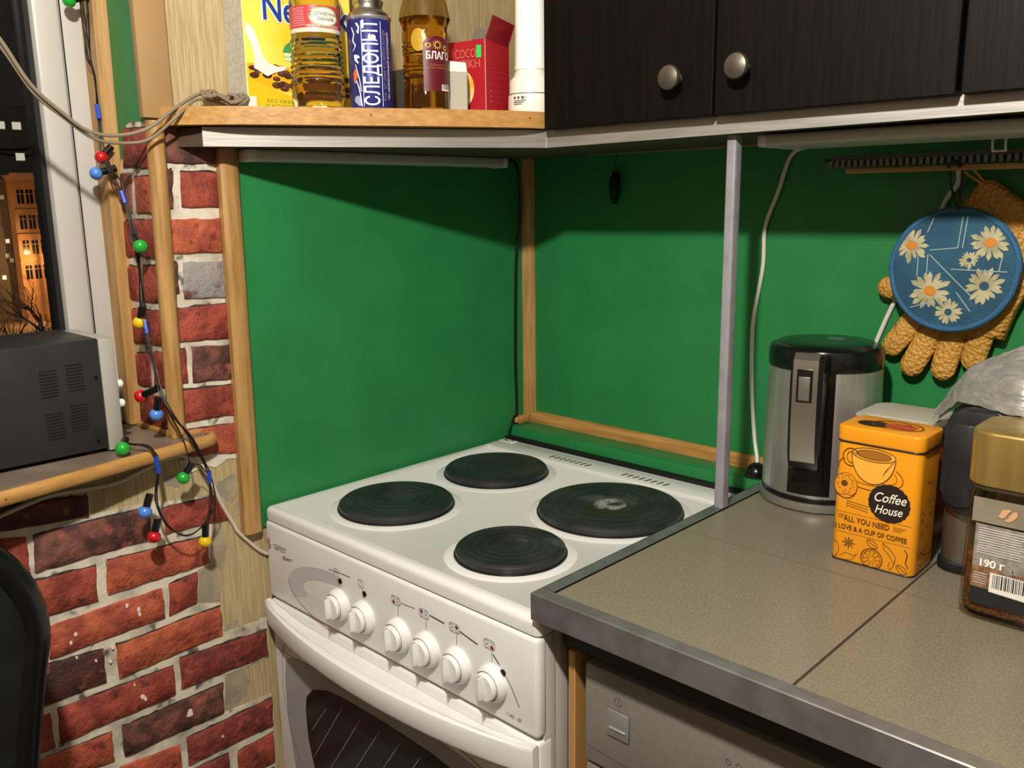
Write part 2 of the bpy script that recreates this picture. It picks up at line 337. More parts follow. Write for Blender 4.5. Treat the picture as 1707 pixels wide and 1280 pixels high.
# grey residue where the brick paper was torn away
RES = pm('torn_paper_residue', '#a2937a', .8, col2='#8b8170', nscale=30)
for pts in ([(-.742, .775), (-.735, .83), (-.72, .838), (-.712, .80), (-.722, .76)], [(-.765, .768), (-.742, .775), (-.727, .74), (-.731, .71), (-.77, .722)],
            [(-.735, .578), (-.70, .585), (-.692, .55), (-.71, .525), (-.738, .52)], [(-.728, .66), (-.708, .672), (-.70, .655), (-.725, .65)],
            [(-.72, .905), (-.69, .915), (-.683, .885), (-.70, .865), (-.722, .89)], [(-.70, .86), (-.683, .868), (-.685, .845), (-.70, .84)],
            [(-.80, .937), (-.765, .932), (-.78, .915), (-.80, .92)]):
    c = [sum(p[i] for p in pts)/len(pts) for i in (0, 1)]; rag = []
    for a, b in zip(pts, pts[1:]+pts[:1]):
        for t in (0, .33, .66): rag.append((a[0]+(b[0]-a[0])*t+random.uniform(-.002, .002), a[1]+(b[1]-a[1])*t+random.uniform(-.002, .002)))
    O('paper_residue', prism(NB(), [(-.010, y, z) for y, z in rag], (.0006, 0, 0)), RES, WL, smooth=0)
O('paper_residue', prism(NB(), [(-.010, y, z) for y, z in ((-.735, .586), (-.66, .592), (-.655, .655), (-.72, .65), (-.73, .63))], (.0003, 0, 0)), pm('residue_pale', '#b9b2a2', .8, col2='#6a2a24', nscale=18, lo=.5, hi=.6), WL, smooth=0)
# white paint splashes on the brick paper
SPL = pm('paint_splash', '#e8cfc0', .6)
bm = NB()
for (y, z, s) in ((-.80, .5455, .007), (-.905, .70, .003), (-.91, .68, .003), (-.93, .69, .002), (-.862, .745, .0035), (-.862, .737, .003), (-.878, .757, .003), (-.953, .74, .003), (-.96, .73, .0025), (-.955, .705, .002), (-.87, .605, .004), (-.866, .6, .003), (-.88, .63, .002), (-.75, .48, .002)):
    pts = [(-.0040, y+s*random.uniform(.5, 1)*math.cos(a*.9), z+s*1.4*random.uniform(.5, 1)*math.sin(a*.9)) for a in range(7)]
    prism(bm, pts, (-.003, 0, 0))
O('paint_splashes', bm, SPL, WL, smooth=0, kind='stuff')

# ---- wooden trims
def trimO(n, bm, mat, **k): return O('trim_%d' % n, bm, mat, kind='structure', **k)
bm = NB()
sec = [(-.010, -.0), (.004, -.0), (.009, .006), (.009, .024), (.004, .03), (-.010, .03)]
a = [bm.verts.new((x, -.686+dy, .812)) for x, dy in sec]; b = [bm.verts.new((x, -.680+dy, 1.43)) for x, dy in sec]
bm.faces.new(a[::-1]); bm.faces.new(b)
for k in range(6): bm.faces.new((a[k], a[(k+1) % 6], b[(k+1) % 6], b[k]))
trimO(1, bm, WOODZ)
trimO(2, tube(NB(), [(-.006, -.778, .997), (-.004, -.770, 1.447)], .0125, n=14, sub=1), WOODZ)
trimO(3, bxo((-.010, -.788, 1.450), (.004, -.744, 2.25), .0015), pm('tan_board', '#a1825a', .5, col2='#987a50', nscale=6))
# strip beside the window frame
bm = NB(); lo_, hi_ = (-.152, -.80), (-.122, -.777)
a = [bm.verts.new((x, y, .995)) for x, y in ((-.155, -.797), (-.124, -.797), (-.120, -.777), (-.155, -.777))]
b = [bm.verts.new((x, y, 2.2)) for x, y in ((-.145, -.797), (-.09, -.797), (-.086, -.777), (-.145, -.777))]
bm.faces.new(a[::-1]); bm.faces.new(b)
for k in range(4): bm.faces.new((a[k], a[(k+1) % 4], b[(k+1) % 4], b[k]))
trimO(4, bm, WOODZ, smooth=0)
# corner quarter round
bm = NB(); sec = [(-.006, 0), (.013, 0), (.013, -.004), (.009, -.011), (.003, -.0165), (-.002, -.019), (-.006, -.019)]
prism(bm, [(x, y, .884) for x, y in sec], (0, 0, .546)); trimO(5, bm, WOODZ)
def moulding(x0, x1, z0, h, d): return prism(NB(), [(x0, -y, z0+z) for y, z in ((0, 0), (d, 0), (d, h*.28), (d*.75, h*.36), (d*.62, h*.8), (d*.3, h), (0, h))], (x1-x0, 0, 0))
trimO(6, moulding(.0, 2.29, .872, .021, .016), WOODX)
trimO(7, moulding(.013, 2.29, 1.4135, .017, .012), WOODX)
trimO(8, prism(NB(), [(.012, y, z) for y, z in ((-.02, .8725), (-.05, .8725), (-.058, .878), (-.056, .888), (-.02, .888))], (-.018, 0, 0), .003), WOODY)
trimO(9, bxo((-.006, -.067, .60), (2.29, 0, .872), .004), GREEN)   # green ledge behind the stove
# ---- window
W1 = O('window_1', bxo((-.20, -.826, .996), (-.152, -.781, 2.25), .004), PVC, kind='structure')
O('sash', box(box(box(NB(), (-.205, -.864, 1.0), (-.147, -.8275, 2.2), .005), (-.205, -1.98, 1.0), (-.147, -.8275, 1.075), .005), (-.205, -1.98, 2.13), (-.147, -.8275, 2.2), .005), PVC, W1)
O('frame_side', bxo((-.205, -2.0, 1.0), (-.147, -1.94, 2.25), .005), PVC, W1)
O('gasket', bxo((-.196, -.8715, 1.07), (-.160, -.8642, 2.14)), BLACKR, W1, smooth=0)
O('pane', bxo((-.180, -1.94, 1.07), (-.176, -.868, 2.14)), GLASS, W1, smooth=0)
O('bead', bxo((-.1485, -.8270, 1.0), (-.1475, -.8255, 2.2)), BLACKR, W1, smooth=0)
# ---- window sill
S = thing('window_sill', 'grey topped window sill with wooden front edge under the night window', 'window sill', (-.03, -1.1, .965))
ST = pm('sill_laminate', '#7d6f62', .4, col2='#6d6054', nscale=12)
plan = [(-.146, -.779), (-.010, -.779), (-.010, -.742), (.004, -.737), (.018, -.748), (.075, -1.043), (.17, -1.55), (.20, -1.99), (-.146, -1.99)]
O('board', prism(NB(), [(x, y, .972) for x, y in plan], (0, 0, .0203)), ST, S, smooth=0)
bm = NB(); fl = cr([(-.008, -.732, 0), (.008, -.732, 0), (.0215, -.745, 0), (.046, -.87, 0), (.079, -1.043, 0), (.174, -1.55, 0)], 5)
rings = []
for i, q in enumerate(fl):
    d = (fl[min(i+1, len(fl)-1)]-fl[max(0, i-1)]).normalized(); n = Vector((-d.y, d.x, 0))
    rings.append([bm.verts.new(q+n*o_+Vector((0, 0, z))) for o_, z in ((-.003, .9745), (.001, .9745), (.0035, .978), (.0042, .9835), (.0035, .989), (.001, .9926), (-.003, .9926))])
for a, b in zip(rings, rings[1:]):
    for k in range(7): bm.faces.new((a[k], a[(k+1) % 7], b[(k+1) % 7], b[k]))
bm.faces.new(rings[0]); bm.faces.new(rings[-1])
O('edge_moulding', bm, WOODY, S)
O('corner_moulding', prism(NB(), [(-.145, -.7785, .992), (-.012, -.7785, .992), (-.012, -.789, .992), (-.145, -.789, .992)], (0, 0, .007), .002), WOODX, S)
O('corner_moulding', prism(NB(), [(-.0085, -.789, .992), (.003, -.789, .992), (.003, -.745, .992), (-.0085, -.745, .992)], (0, 0, .007), .002), WOODY, S)
for (x, y) in ((.030, -.81), (.060, -.955), (.079, -1.04)):
    bm = NB(); lathe(bm, [(.0012, 0), (.0012, .0004), (0, .0004)], n=8, mat4=axis_mat((x+.0036, y, .983), (1, .2, 0)))
    O('nail', bm, pm('nail_dark', '#4a331c', .6), S)
# ================================================================== stove
ST_ = thing('electric_stove', 'white electric stove with four black hotplates and six knobs', 'stove', (.3, -.36, 0))
YF = -.649
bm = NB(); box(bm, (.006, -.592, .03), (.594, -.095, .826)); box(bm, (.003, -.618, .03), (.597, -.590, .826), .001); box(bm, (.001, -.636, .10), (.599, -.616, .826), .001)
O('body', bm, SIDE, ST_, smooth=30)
# hob lid with pressed pan
bm = NB(); box(bm, (0, -.647, .829), (.6, -.084, .850))
es = [e for e in bm.edges if abs(e.verts[0].co.z-e.verts[1].co.z) < 1e-6 and e.verts[0].co.z > .84 or abs(e.verts[0].co.z-e.verts[1].co.z) > .01]
bmesh.ops.bevel(bm, geom=es, offset=.009, segments=4, affect='EDGES', profile=.5)
top = max((f for f in bm.faces), key=lambda f: f.calc_area() if f.calc_center_median().z > .8499 else 0)
bmesh.ops.inset_region(bm, faces=[top], thickness=.014, depth=0)
bmesh.ops.inset_region(bm, faces=[top], thickness=.006, depth=-.0035)
O('hob', bm, WHITE, ST_, smooth=50)
O('back_rail', bxo((.012, -.150, .846), (.588, -.098, .8512), .002), WHITE, ST_)
O('rear_gap_strip', bxo((.0, -.0835, .80), (.6, -.0685, .8535), .002), BLACKR, ST_)  # black strip drawn for the dark gap between stove and ledge
bm = NB()
for x0, x1 in ((.170, .257), (.340, .428)):
    for i in range(8):
        x = x0+(x1-x0)*i/7
        prism(bm, [(x-.0022, -.136, .8508), (x+.0016, -.136, .8508), (x+.0050, -.122, .8508), (x+.0012, -.122, .8508)], (0, 0, .0008))
O('vent_slots', bm, pm('slot_dark', '#151515', .7), ST_, smooth=0)
O('sticker', bxo((.012, -.114, .8512), (.050, -.096, .8522), .0005), pm('sticker_white', '#dcdcd8', .4), ST_)
bm = NB(); F = frame((.03, -.105, .8522), (1, 0, 0), (0, 1, 0))
flat(bm, ell(-.006, 0, .006, .003, 12), F); flat(bm, ell(.009, .004, .004, .002, 10), F); flat(bm, ell(.006, -.004, .002, .0015, 8), F)
O('print', bm, INK, ST_, smooth=0)
SEAM = pm('seam_grey', '#c9c9c5', .4)
for x in (.152, .455):
    O('lid_tab', bxo((x-.012, -.641, .8465), (x+.006, -.624, .8488), .0008), WHITE, ST_)
# hotplates
for (x, y, r) in ((.433, -.292, .115), (.432, -.518, .079), (.157, -.499, .094), (.155, -.266, .0945)):
    z = .8465
    well = O('burner_well', lathe(NB(), [(r+.017, z-.001), (r+.012, z+.0012), (r+.004, z+.0022), (r-.004, z+.0022), (r-.004, z-.002)], (x, y, 0), 56), WHITE, ST_, smooth=60)
    b_ = O('hotplate', lathe(NB(), [(r-.004, z), (r-.001, z+.004), (r-.002, z+.011), (r-.006, z+.0145), (r-.010, z+.0152), (.029, z+.0148), (.027, z+.0138), (0, z+.0136)], (x, y, 0), 64), IRON, ST_, smooth=35)
    O('rim', lathe(NB(), [(r-.002, z+.001), (r+.0012, z+.0012), (r+.0008, z+.0045), (r-.0015, z+.005)], (x, y, 0), 64), pm('rim_dark_steel', '#3a3a38', .3, .9), b_)
    bm = NB(); F = frame((x, y, z+.0153), (1, 0, 0), (0, 1, 0))
    for q in (.38, .55, .72, .88): ring2(bm, ell(0, 0, r*q, r*q, 48), ell(0, 0, r*q-.0007, r*q-.0007, 48), F, .0001)
    O('groove', bm, pm('groove_dark', '#141516', .5), b_, smooth=0)
# centre burn mark on the big plate
O('burn_mark', lathe(NB(), [(.026, .8603), (0, .8605)], (.433, -.292, 0), 32), pm('burnt_grey', '#26282a', .55, col2='#8d8b86', nscale=60, lo=.4, hi=.62), ST_)
# control panel
CP = O('control_panel', bxo((0, YF, .694), (.6, -.63, .827), .007, 3), WHITE2, ST_)
F = frame((0, YF, 0), (1, 0, 0), (0, 0, 1))
GR = pm('panel_grey_print', '#b4b4b4', .4); DG = pm('panel_dark_print', '#55585a', .4); RD = pm('panel_red_print', '#8e2034', .4)
bm = NB()
e1 = ell(.205, .738, .142, .052, 30, 95, 205); e2 = ell(.222, .742, .118, .030, 30, 95, 205)
flat(bm, e1+e2[::-1], F, .0004); O('swoosh', bm, GR, CP, smooth=0)
bm = NB(); stroke(bm, ell(.205, .742, .142, .052, 24, 180, 232), .0012, F, .0005)
O('print', bm, DG, CP, smooth=0)
bm = NB(); stroke(bm, ell(.205, .742, .142, .052, 12, 232, 262), .0018, F, .0006); O('print', bm, RD, CP, smooth=0)
bm = NB()
for i in range(9): stroke(bm, [(.069+.003*i*.6+i*i*.0006, .733-i*.0042), (.16, .733-i*.0042)], .0005, F, .0003)
O('print', bm, GR, CP, smooth=0)
KX = (.203, .263, .343, .402, .462, .526); KZ = .744
for x in KX:
    T = axis_mat((x, YF, KZ), (0, -1, 0))
    kn = O('knob', lathe(NB(), [(.0245, 0), (.0245, .005), (.023, .009), (.0195, .0115), (.0190, .013)], n=40, mat4=T), WHITE2, CP)
    cp_ = O('cap', lathe(NB(), [(.0182, .0105), (.0182, .0175), (.0165, .0195), (0, .0198)], n=36, mat4=T), WHITE2, kn)
    bm = NB(); pts = [(-.0010, .0165), (.0010, .0165), (.0042, 0), (.0036, -.0105), (.0015, -.0155), (-.0015, -.0155), (-.0036, -.0105), (-.0042, 0)]
    a = [bm.verts.new((x+p[0], YF-.018, KZ+p[1])) for p in pts]; b = [bm.verts.new((x+p[0]*.35, YF-.0275, KZ+p[1]*.92)) for p in pts]
    bm.faces.new(b)
    for k in range(8): bm.faces.new((a[k], a[(k+1) % 8], b[(k+1) % 8], b[k]))
    O('grip', bm, WHITE2, kn, smooth=25)
    bm = NB(); ring2(bm, ell(x, KZ, .0196, .0196, 32), ell(x, KZ, .0184, .0184, 32), frame((0, YF-.0131, 0), (1, 0, 0), (0, 0, 1)), 0)
    O('groove', bm, DG, kn, smooth=0)
# icons
bm = NB(); rm = NB()
for i, x in enumerate(KX):
    stroke(bm, [(x-.002, KZ+.027), (x-.002, KZ+.041)], .0008, F)
    cx, cz = x-.006, KZ+.049
    ring2(bm, rrect(.020 if i > 1 else .013, .013, .004, 4, cx, cz), rrect(.0188 if i > 1 else .0118, .0118, .0036, 4, cx, cz), F)
    if i > 1:
        for k, (dx, dz) in enumerate(((-.0045, .0025), (.0045, .0025), (-.0045, -.0028), (.0045, -.0028))):
            if k == {2: 2, 3: 0, 4: 1, 5: 3}[i]: flat(rm, ell(cx+dx, cz+dz, .0034, .0022, 14), F, .0006)
            else: ring2(bm, ell(cx+dx, cz+dz, .0034, .0022, 14), ell(cx+dx, cz+dz, .0028, .0017, 14), F)
    elif i == 0:
        for k in (-1, 0, 1): stroke(bm, [(cx+k*.0025, cz+.003), (cx+k*.0025, cz-.003)], .0007, F)
    else:
        for k in (-1, 1): stroke(bm, [(cx-.003, cz+k*.002), (cx, cz+k*.0035), (cx+.003, cz+k*.002)], .0007, F)
for a, b in (((.348, .793), (.378, .7945)), ((.408, .795), (.437, .793)), ((.466, .792), (.499, .7855)), ((.526, .782), (.537, .772))):
    stroke(bm, [a, ((a[0]+b[0])/2, (a[1]+b[1])/2), b], .0022 if a[0] > .36 else .001, F)
stroke(bm, [(.546, .762), (.556, .751), (.570, .728)], .0014, F)
stroke(bm, [(.178, .793), (.205, .795), (.232, .796)], .0012, F)
O('icons', bm, DG, CP, smooth=0); O('icons', rm, RD, CP, smooth=0)
for (x, z) in ((.206, .782), (.265, .780), (.543, .7635)):
    O('indicator', lathe(NB(), [(.0045, 0), (.0045, .0012), (.003, .002), (0, .0022)], n=16, mat4=axis_mat((x, YF, z), (0, -1, 0))), pm('lens_dark', '#1c0c0e', .15), CP)
text('lettering', 'GEFEST', .0125, frame((.043, YF, .788), (1, 0, 0), (0, 0, 1)), DG, CP, xs=.95)
text('lettering', 'Брест', .0095, frame((.062, YF, .776), (1, 0, .05), (0, 0, 1)), INK, CP, shear=.5)
text('lettering', '1140 - 03', .0075, frame((.560, YF, .7105), (1, 0, 0), (0, 0, 1)), DG, CP, shear=.3, xs=.9)
bm = NB()
for k in (0, 1): stroke(bm, [(.009+k*.0042, .797), (.0065+k*.0042, .790), (.0105+k*.0042, .786), (.008+k*.0042, .779)], .0024, F)
O('emblem', bm, RD, CP, smooth=0)
# oven door
OD = O('oven_door', bxo((.0, YF+.001, .145), (.6, -.62, .690), .006, 3), WHITE2, ST_)
bm = NB(); N_ = 30
rings = []
for i in range(N_+1):
    uu = i/N_; sh = max(0, 1-(2*uu-1)**2)**.8; d = .010+.044*sh; x = .600*uu; tr = .016*min(1, sh*1.6)
    zb = .656
    rings.append([bm.verts.new((x, YF-y_, z_)) for y_, z_ in ((0, .690-tr), (d*.55, .690-tr*.9), (d*.72, .6885), (d*.86, .6905), (d*.97, .6885), (d, .684), (d*1.0, zb+.005), (d*.95, zb), (0, zb-.006))])
for a, b in zip(rings, rings[1:]):
    for k in range(9): bm.faces.new((a[k], a[(k+1) % 9], b[(k+1) % 9], b[k]))
bm.faces.new(rings[0]); bm.faces.new(rings[-1])
O('door_handle', bm, WHITE2, OD, smooth=38)
F = frame((0, YF+.001, 0), (1, 0, 0), (0, 0, 1))
gl = [(.091, .47), (.0885, .52), (.094, .547), (.112, .566), (.15, .580), (.20, .586), (.30, .588), (.40, .586), (.45, .580), (.488, .566), (.506, .547), (.5115, .52), (.509, .47), (.49, .40), (.46, .345), (.40, .315), (.30, .305), (.20, .315), (.14, .345), (.11, .40)]
sr = [(.030, .48), (.028, .55), (.036, .592), (.06, .603), (.12, .608), (.3, .626), (.48, .608), (.54, .603), (.564, .592), (.572, .55), (.57, .48), (.555, .38), (.51, .30), (.40, .265), (.30, .255), (.20, .265), (.09, .30), (.045, .38)]
bm = NB(); flat(bm, sr, F, .0004); O('print', bm, pm('door_grey_print', '#98999a', .35), OD, smooth=0)
DGl = O('oven_glass', prism(NB(), [(x, YF+.0002, z) for x, z in gl], (0, -.0012, 0)), pm('oven_glass_dark', '#17191a', .28, spec=.4), OD, smooth=0)
bm = NB(); Fg = frame((0, YF-.0012, 0), (1, 0, 0), (0, 0, 1))
for i in range(9):
    x = .120+i*.046; zt = .572 if 0 < i < 8 else .55
    stroke(bm, [(x+.03, zt), (max(.105, x-.13), zt-(zt-.345)*((x+.03-max(.105, x-.13))/.16))], .0009, Fg)
O('pinstripes', bm, pm('stripe_light', '#9a9c9c', .4), DGl, smooth=0)
bm = NB(); stroke(bm, [(.004, .604), (.06, .602), (.14, .609)], .001, F); stroke(bm, [(.040, .634), (.024, .59), (.020, .53), (.035, .46), (.075, .38)], .001, F); stroke(bm, [(.56, .634), (.576, .59), (.58, .53), (.565, .46)], .001, F)
stroke(bm, [(.30, .640), (.42, .628), (.52, .606), (.57, .585)], .0014, F)
O('print', bm, DG, OD, smooth=0)
O('drawer', bxo((.002, YF+.004, .035), (.598, -.62, .138), .005), WHITE2, ST_)
for x in (.05, .55):
    for y in (-.58, -.14): O('foot', lathe(NB(), [(.018, 0), (.018, .032), (0, .032)], (x, y, 0), 16), BLACKR, ST_)

# ================================================================== counter
CT = thing('countertop', 'beige speckled tiled worktop with grey metal edging beside the stove', 'countertop', (1.4, -.36, .85))
ZT = .886
O('slab', bxo((.602, -.648, .853), (2.29, -.069, .8842)), GROUT, CT, smooth=0)
xs = [.6145, .908, 1.203, 1.498, 1.793, 2.088, 2.288]; ys = [-.6365, -.366, -.071]
for i in range(6):
    for j in range(2):
        O('tile', bxo((xs[i]+.0016, ys[j]+.0013, .8805), (xs[i+1]-.0016, ys[j+1]-.0013, ZT)), TILE, CT, smooth=0)
# angle edging: top flange + outer flange, one piece along the side, one along the front
bm = NB(); box(bm, (.5955, -.654, .8862), (.6135, -.069, .8878), .0004, 1); box(bm, (.5955, -.654, .8535), (.5972, -.069, .8878), .0004, 1)
O('side_edging', bm, GREYT, CT, smooth=30)
bm = NB(); box(bm, (.5955, -.6540, .8863), (2.29, -.6365, .8879), .0004, 1); box(bm, (.5955, -.6556, .8548), (2.29, -.6538, .8879), .0005, 1)
O('front_edging', bm, pm('grey_edging_front', '#8b8987', .32, .6, col2='#7c7a78', nscale=30), CT, smooth=30)
O('recess_strip', bxo((.604, -.606, .8068), (2.29, -.57, .8525)), pm('recess_shade', '#2a2723', .6), CT, smooth=0)  # strip coloured dark for the shadowed recess under the worktop edge
# cabinet side board with a raw wooden edge
O('side_board', bxo((.6165, -.612, .0), (.6265, -.10, .806), .0006, 1), pm('board_edge', '#b98f55', .6, col2='#a87e48', nscale=20, stretch=(1, 1, .1)), label='narrow upright board with pale wooden edge between stove and dishwasher', cat='board')
# dishwasher
DW = thing('dishwasher', 'silver grey dishwasher front under the tiled worktop', 'dishwasher', (.94, -.33, 0))
SIL = pm('silver_paint', '#88847b', .42, .2, col2='#807c74', nscale=200, lo=.3, hi=.7)
O('body', bxo((.638, -.575, .02), (1.232, -.09, .80)), SIL, DW, smooth=0)
DP = O('panel', bxo((.637, -.607, .668), (1.233, -.575, .797), .004), SIL, DW)
DD = O('door', bxo((.637, -.604, .11), (1.233, -.575, .664), .004), SIL, DW)
bt = O('power_button', bxo((.672, -.6095, .718), (.703, -.606, .752), .0012), pm('button_silver', '#979490', .35, .4), DP)
O('button_lip', bxo((.676, -.6108, .7285), (.699, -.6090, .7305), .0005), pm('lip_bright', '#d8d6d0', .25, .6), bt)
F = frame((0, -.607, 0), (1, 0, 0), (0, 0, 1)); bm = NB()
ring2(bm, ell(.687, .764, .0055, .0055, 20), ell(.687, .764, .0047, .0047, 20), F); stroke(bm, [(.687, .767), (.687, .761)], .0009, F)
ring2(bm, rrect(.033, .036, .002, 3, .6875, .735), rrect(.0315, .0345, .0018, 3, .6875, .735), F)
for i in range(4): ring2(bm, ell(.83+i*.012, .755, .0035, .0035, 12), ell(.83+i*.012, .755, .0026, .0026, 12), F)
O('icons', bm, DG, DP, smooth=0)
bm = NB(); stroke(bm, [(.642, .690), (.70, .686), (.80, .672), (.82, .668)], .001, F); O('crease', bm, DG, DP, smooth=0)
O('toe_kick', bxo((.64, -.55, .0), (1.23, -.53, .10)), BLACK, DW, smooth=0)
# the rest of the base run, out of frame
BC = thing('base_cabinet', 'dark base cabinet under the right end of the worktop', 'cabinet', (1.77, -.33, 0))
O('body', bxo((1.245, -.585, .0), (2.29, -.09, .805)), WENGE, BC, smooth=0)
for x in (1.247, 1.77):
    d_ = O('door', bxo((x, -.604, .10), (x+.519, -.585, .80), .002), WENGE, BC)
    O('handle', tube(NB(), [(x+.24, -.604, .74), (x+.24, -.625, .74), (x+.30, -.625, .74), (x+.30, -.604, .74)], .004, sub=1), STEEL, d_)
# ================================================================== wall shelf with metal edging, post
SH = thing('metal_edged_shelf', 'long wall shelf board with silver metal edging above the stove and worktop', 'shelf', (.9, -.13, 1.41))
def zt(x): return 1.412+.007*max(0, x-.29)
bm = NB(); pl = [(-.009, -.740), (.034, -.716), (.289, -.2735), (2.29, -.2735), (2.29, .0), (-.009, 0)]
a = [bm.verts.new((x, y, zt(x)+.0005)) for x, y in pl]; b = [bm.verts.new((x, y, zt(x)+.0262)) for x, y in pl]
bm.faces.new(a[::-1]); bm.faces.new(b)
for k in range(6): bm.faces.new((a[k], a[(k+1) % 6], b[(k+1) % 6], b[k]))
O('board', bm, pm('shelf_board_dark', '#4a3c2c', .6), SH, smooth=0)
def strip(pts, name):
    bm = NB(); f = []
    for x, y, nx, ny in pts:
        z = zt(x); f.append([bm.verts.new((x+nx*o, y+ny*o, z+h)) for o, h in ((.0004, 0), (.0026, 0), (.0026, .0268), (.0004, .0268))])
    for p, q in zip(f, f[1:]):
        for k in range(4): bm.faces.new((p[k], p[(k+1) % 4], q[(k+1) % 4], q[k]))
    bm.faces.new(f[0]); bm.faces.new(f[-1]); return O(name, bm, ALU, SH, smooth=60)
nd = (.8676, -.4972)
strip([(.0335, -.7195, *nd), (.287, -.2772, *nd)], 'metal_edging')
strip([(.287, -.2772, *nd), (.2885, -.2748, .55, -.83), (.2905, -.2740, .1, -.99), (2.29, -.2740, 0, -1)], 'metal_edging')
bm = NB(); prism(bm, [(.6075+x, -.2535+y, .8880) for x, y in rrect(.0145, .0185, .003, 4)], (0, 0, .5262))
O('shelf_post', bm, pm('post_grey', '#96949a', .4, .2, col2='#8c8a90', nscale=40), label='grey metal post standing between the worktop edge and the shelf', cat='post')
# wooden corner shelf with a bullnose edge
WS = thing('corner_shelf', 'wooden corner shelf with rounded front edge carrying bottles and boxes', 'shelf', (.1, -.35, 1.44))
front = cr([(-.008, -.768, 0), (.018, -.757, 0), (.050, -.728, 0), (.092, -.678, 0), (.164, -.557, 0), (.232, -.438, 0), (.276, -.352, 0), (.292, -.306, 0), (.2985, -.255, 0)], 5)
pl = [(p.x, p.y) for p in front] + [(.2985, -.001), (-.008, -.001)]
bm = NB(); prism(bm, [(x, y, 1.4405) for x, y in pl], (0, 0, .0245))
es = [e for e in bm.edges if abs(e.verts[0].co.z-e.verts[1].co.z) < 1e-6 and all(any((v.co.xy-p.xy).length < 1e-5 for p in front) for v in e.verts)]
bmesh.ops.bevel(bm, geom=es, offset=.008, segments=3, affect='EDGES', profile=.5)
O('board', bm, WOODY, WS, smooth=50)
for t in (.08, .28, .44, .51):
    bm = NB(); p = front[min(len(front)-1, int(t/.53*len(front)))]; lathe(bm, [(.0014, 0), (.0014, .0006), (0, .0006)], n=8, mat4=axis_mat((p.x, p.y, 1.455), (.868, -.497, 0)))
    O('nail', bm, MATS['nail_dark'], WS)
# upper cabinets
def cabinet(x0, x1, lab, knobs):
    c = thing('wall_cabinet', lab, 'cabinet', ((x0+x1)/2, -.15, 1.438), group='dark wall cabinets')
    O('body', bxo((x0, -.279, 1.4385), (x1, .0, 2.15)), WENGE, c, smooth=0)
    xm = (x0+x1)/2-.0015; k = 0
    for a, b in ((x0, xm-.0012), (xm+.0012, x1)):
        d = O('door', bxo((a+.0008, -.298, 1.4375), (b-.0008, -.2795, 2.149), .0012, 1), WENGE, c, smooth=30)
        kx, kz = knobs[k]; k += 1
        O('knob', lathe(NB(), [(.0075, 0), (.0055, .004), (.0055, .012), (.010, .015), (.0160, .0185), (.0165, .0215), (.0150, .0245), (.009, .027), (0, .028)], n=28, mat4=axis_mat((kx, -.298, kz), (0, -1, 0))),
          pm('knob_pewter', '#6b655c', .38, .8), d)
    return c
cabinet(.303, .8985, 'dark wenge wall cabinet with two doors and round knobs above the stove', ((.5435, 1.4885), (.643, 1.4925)))
cabinet(.9025, 1.498, 'dark wenge wall cabinet at the right edge above the oven glove', ((1.14, 1.4885), (1.24, 1.4925)))
# unlit fluorescent lights under the shelf
PLA = pm('lamp_plastic', '#b9b9b0', .4, trans=.15)
def fixture(lo_, hi_, ends, lab, ax):
    c = [(lo_[i]+hi_[i])/2 for i in range(3)]
    t = thing('strip_light', lab, 'light', (c[0], c[1], hi_[2]), group='unlit strip lights under the shelf')
    O('diffuser', bxo(lo_, hi_, .005, 3), PLA, t)
    for s in (0, 1):
        l2 = list(lo_); h2 = list(hi_)
        if s == 0: h2[ax] = lo_[ax]+.012
        else: l2[ax] = hi_[ax]-.012
        O('end_cap', bxo([v-.0012 for v in l2[:2]]+[l2[2]-.001], [v+.0012 for v in h2[:2]]+[h2[2]], .004, 3), pm('lamp_cap', '#c4c4bc', .4), t)
    return t
fixture((-.004, -.648, 1.394), (.034, -.098, 1.4122), 1, 'unlit strip light under the corner shelf above the green panel', 1)
fixture((.634, -.24, 1.398), (1.25, -.115, 1.4135), 1, 'wide unlit strip light under the shelf above the oven glove', 0)
# comb rack and wooden rail
RK = thing('comb_rack', 'grey plastic comb rack fixed under the shelf above the wooden rail', 'rack', (.95, -.06, 1.375))
RKM = pm('rack_grey', '#6f6f68', .5)
O('rail', bxo((.660, -.066, 1.380), (1.25, -.054, 1.3885), .001), RKM, RK)
bm = NB()
for i in range(66): box(bm, (.662+i*.009, -.078, 1.3725), (.6665+i*.009, -.058, 1.3815))
O('teeth', bm, RKM, RK, smooth=0, kind='stuff')
O('peg', tube(NB(), [(.648, -.06, 1.382), (.662, -.06, 1.382)], .003, sub=1), BLACK, RK)
bm = NB()
for x in (.884, .899): tube(bm, [(x, -.10, 1.412), (x, -.10, 1.392), (x, -.096, 1.385)], .0016, sub=4)
tube(bm, [(.884, -.096, 1.385), (.899, -.096, 1.385)], .0016, sub=1)
O('hook', bm, pm('hook_white', '#c8c8c4', .3), RK)
O('rail_bar', bxo((.686, -.077, 1.363), (1.25, -.066, 1.3705), .0015), wood('rail_wood', '#b08a5c', '#96703f', 0), label='thin wooden rail under the comb rack carrying the oven glove', cat='rail')
# small black clip hanging on a cord
HC = thing('hanging_clip', 'small black clip hanging on a cord in front of the green wall', 'clip', (.224, -.012, 1.323))
O('clip_body', prism(NB(), [(.2155, -.018, 1.362), (.2135, -.018, 1.358), (.2185, -.018, 1.328), (.221, -.018, 1.3235), (.2275, -.018, 1.3235), (.2315, -.018, 1.34), (.2335, -.018, 1.36), (.2325, -.018, 1.378), (.229, -.018, 1.3835), (.224, -.018, 1.3835), (.219, -.018, 1.372)], (0, .010, 0), .002), BLACK, HC)
O('cord', tube(NB(), [(.2265, -.013, 1.382), (.2258, -.012, 1.40), (.2268, -.012, 1.4125)], .0007, n=5), pm('cord_brown', '#3a2a1a', .8), HC)
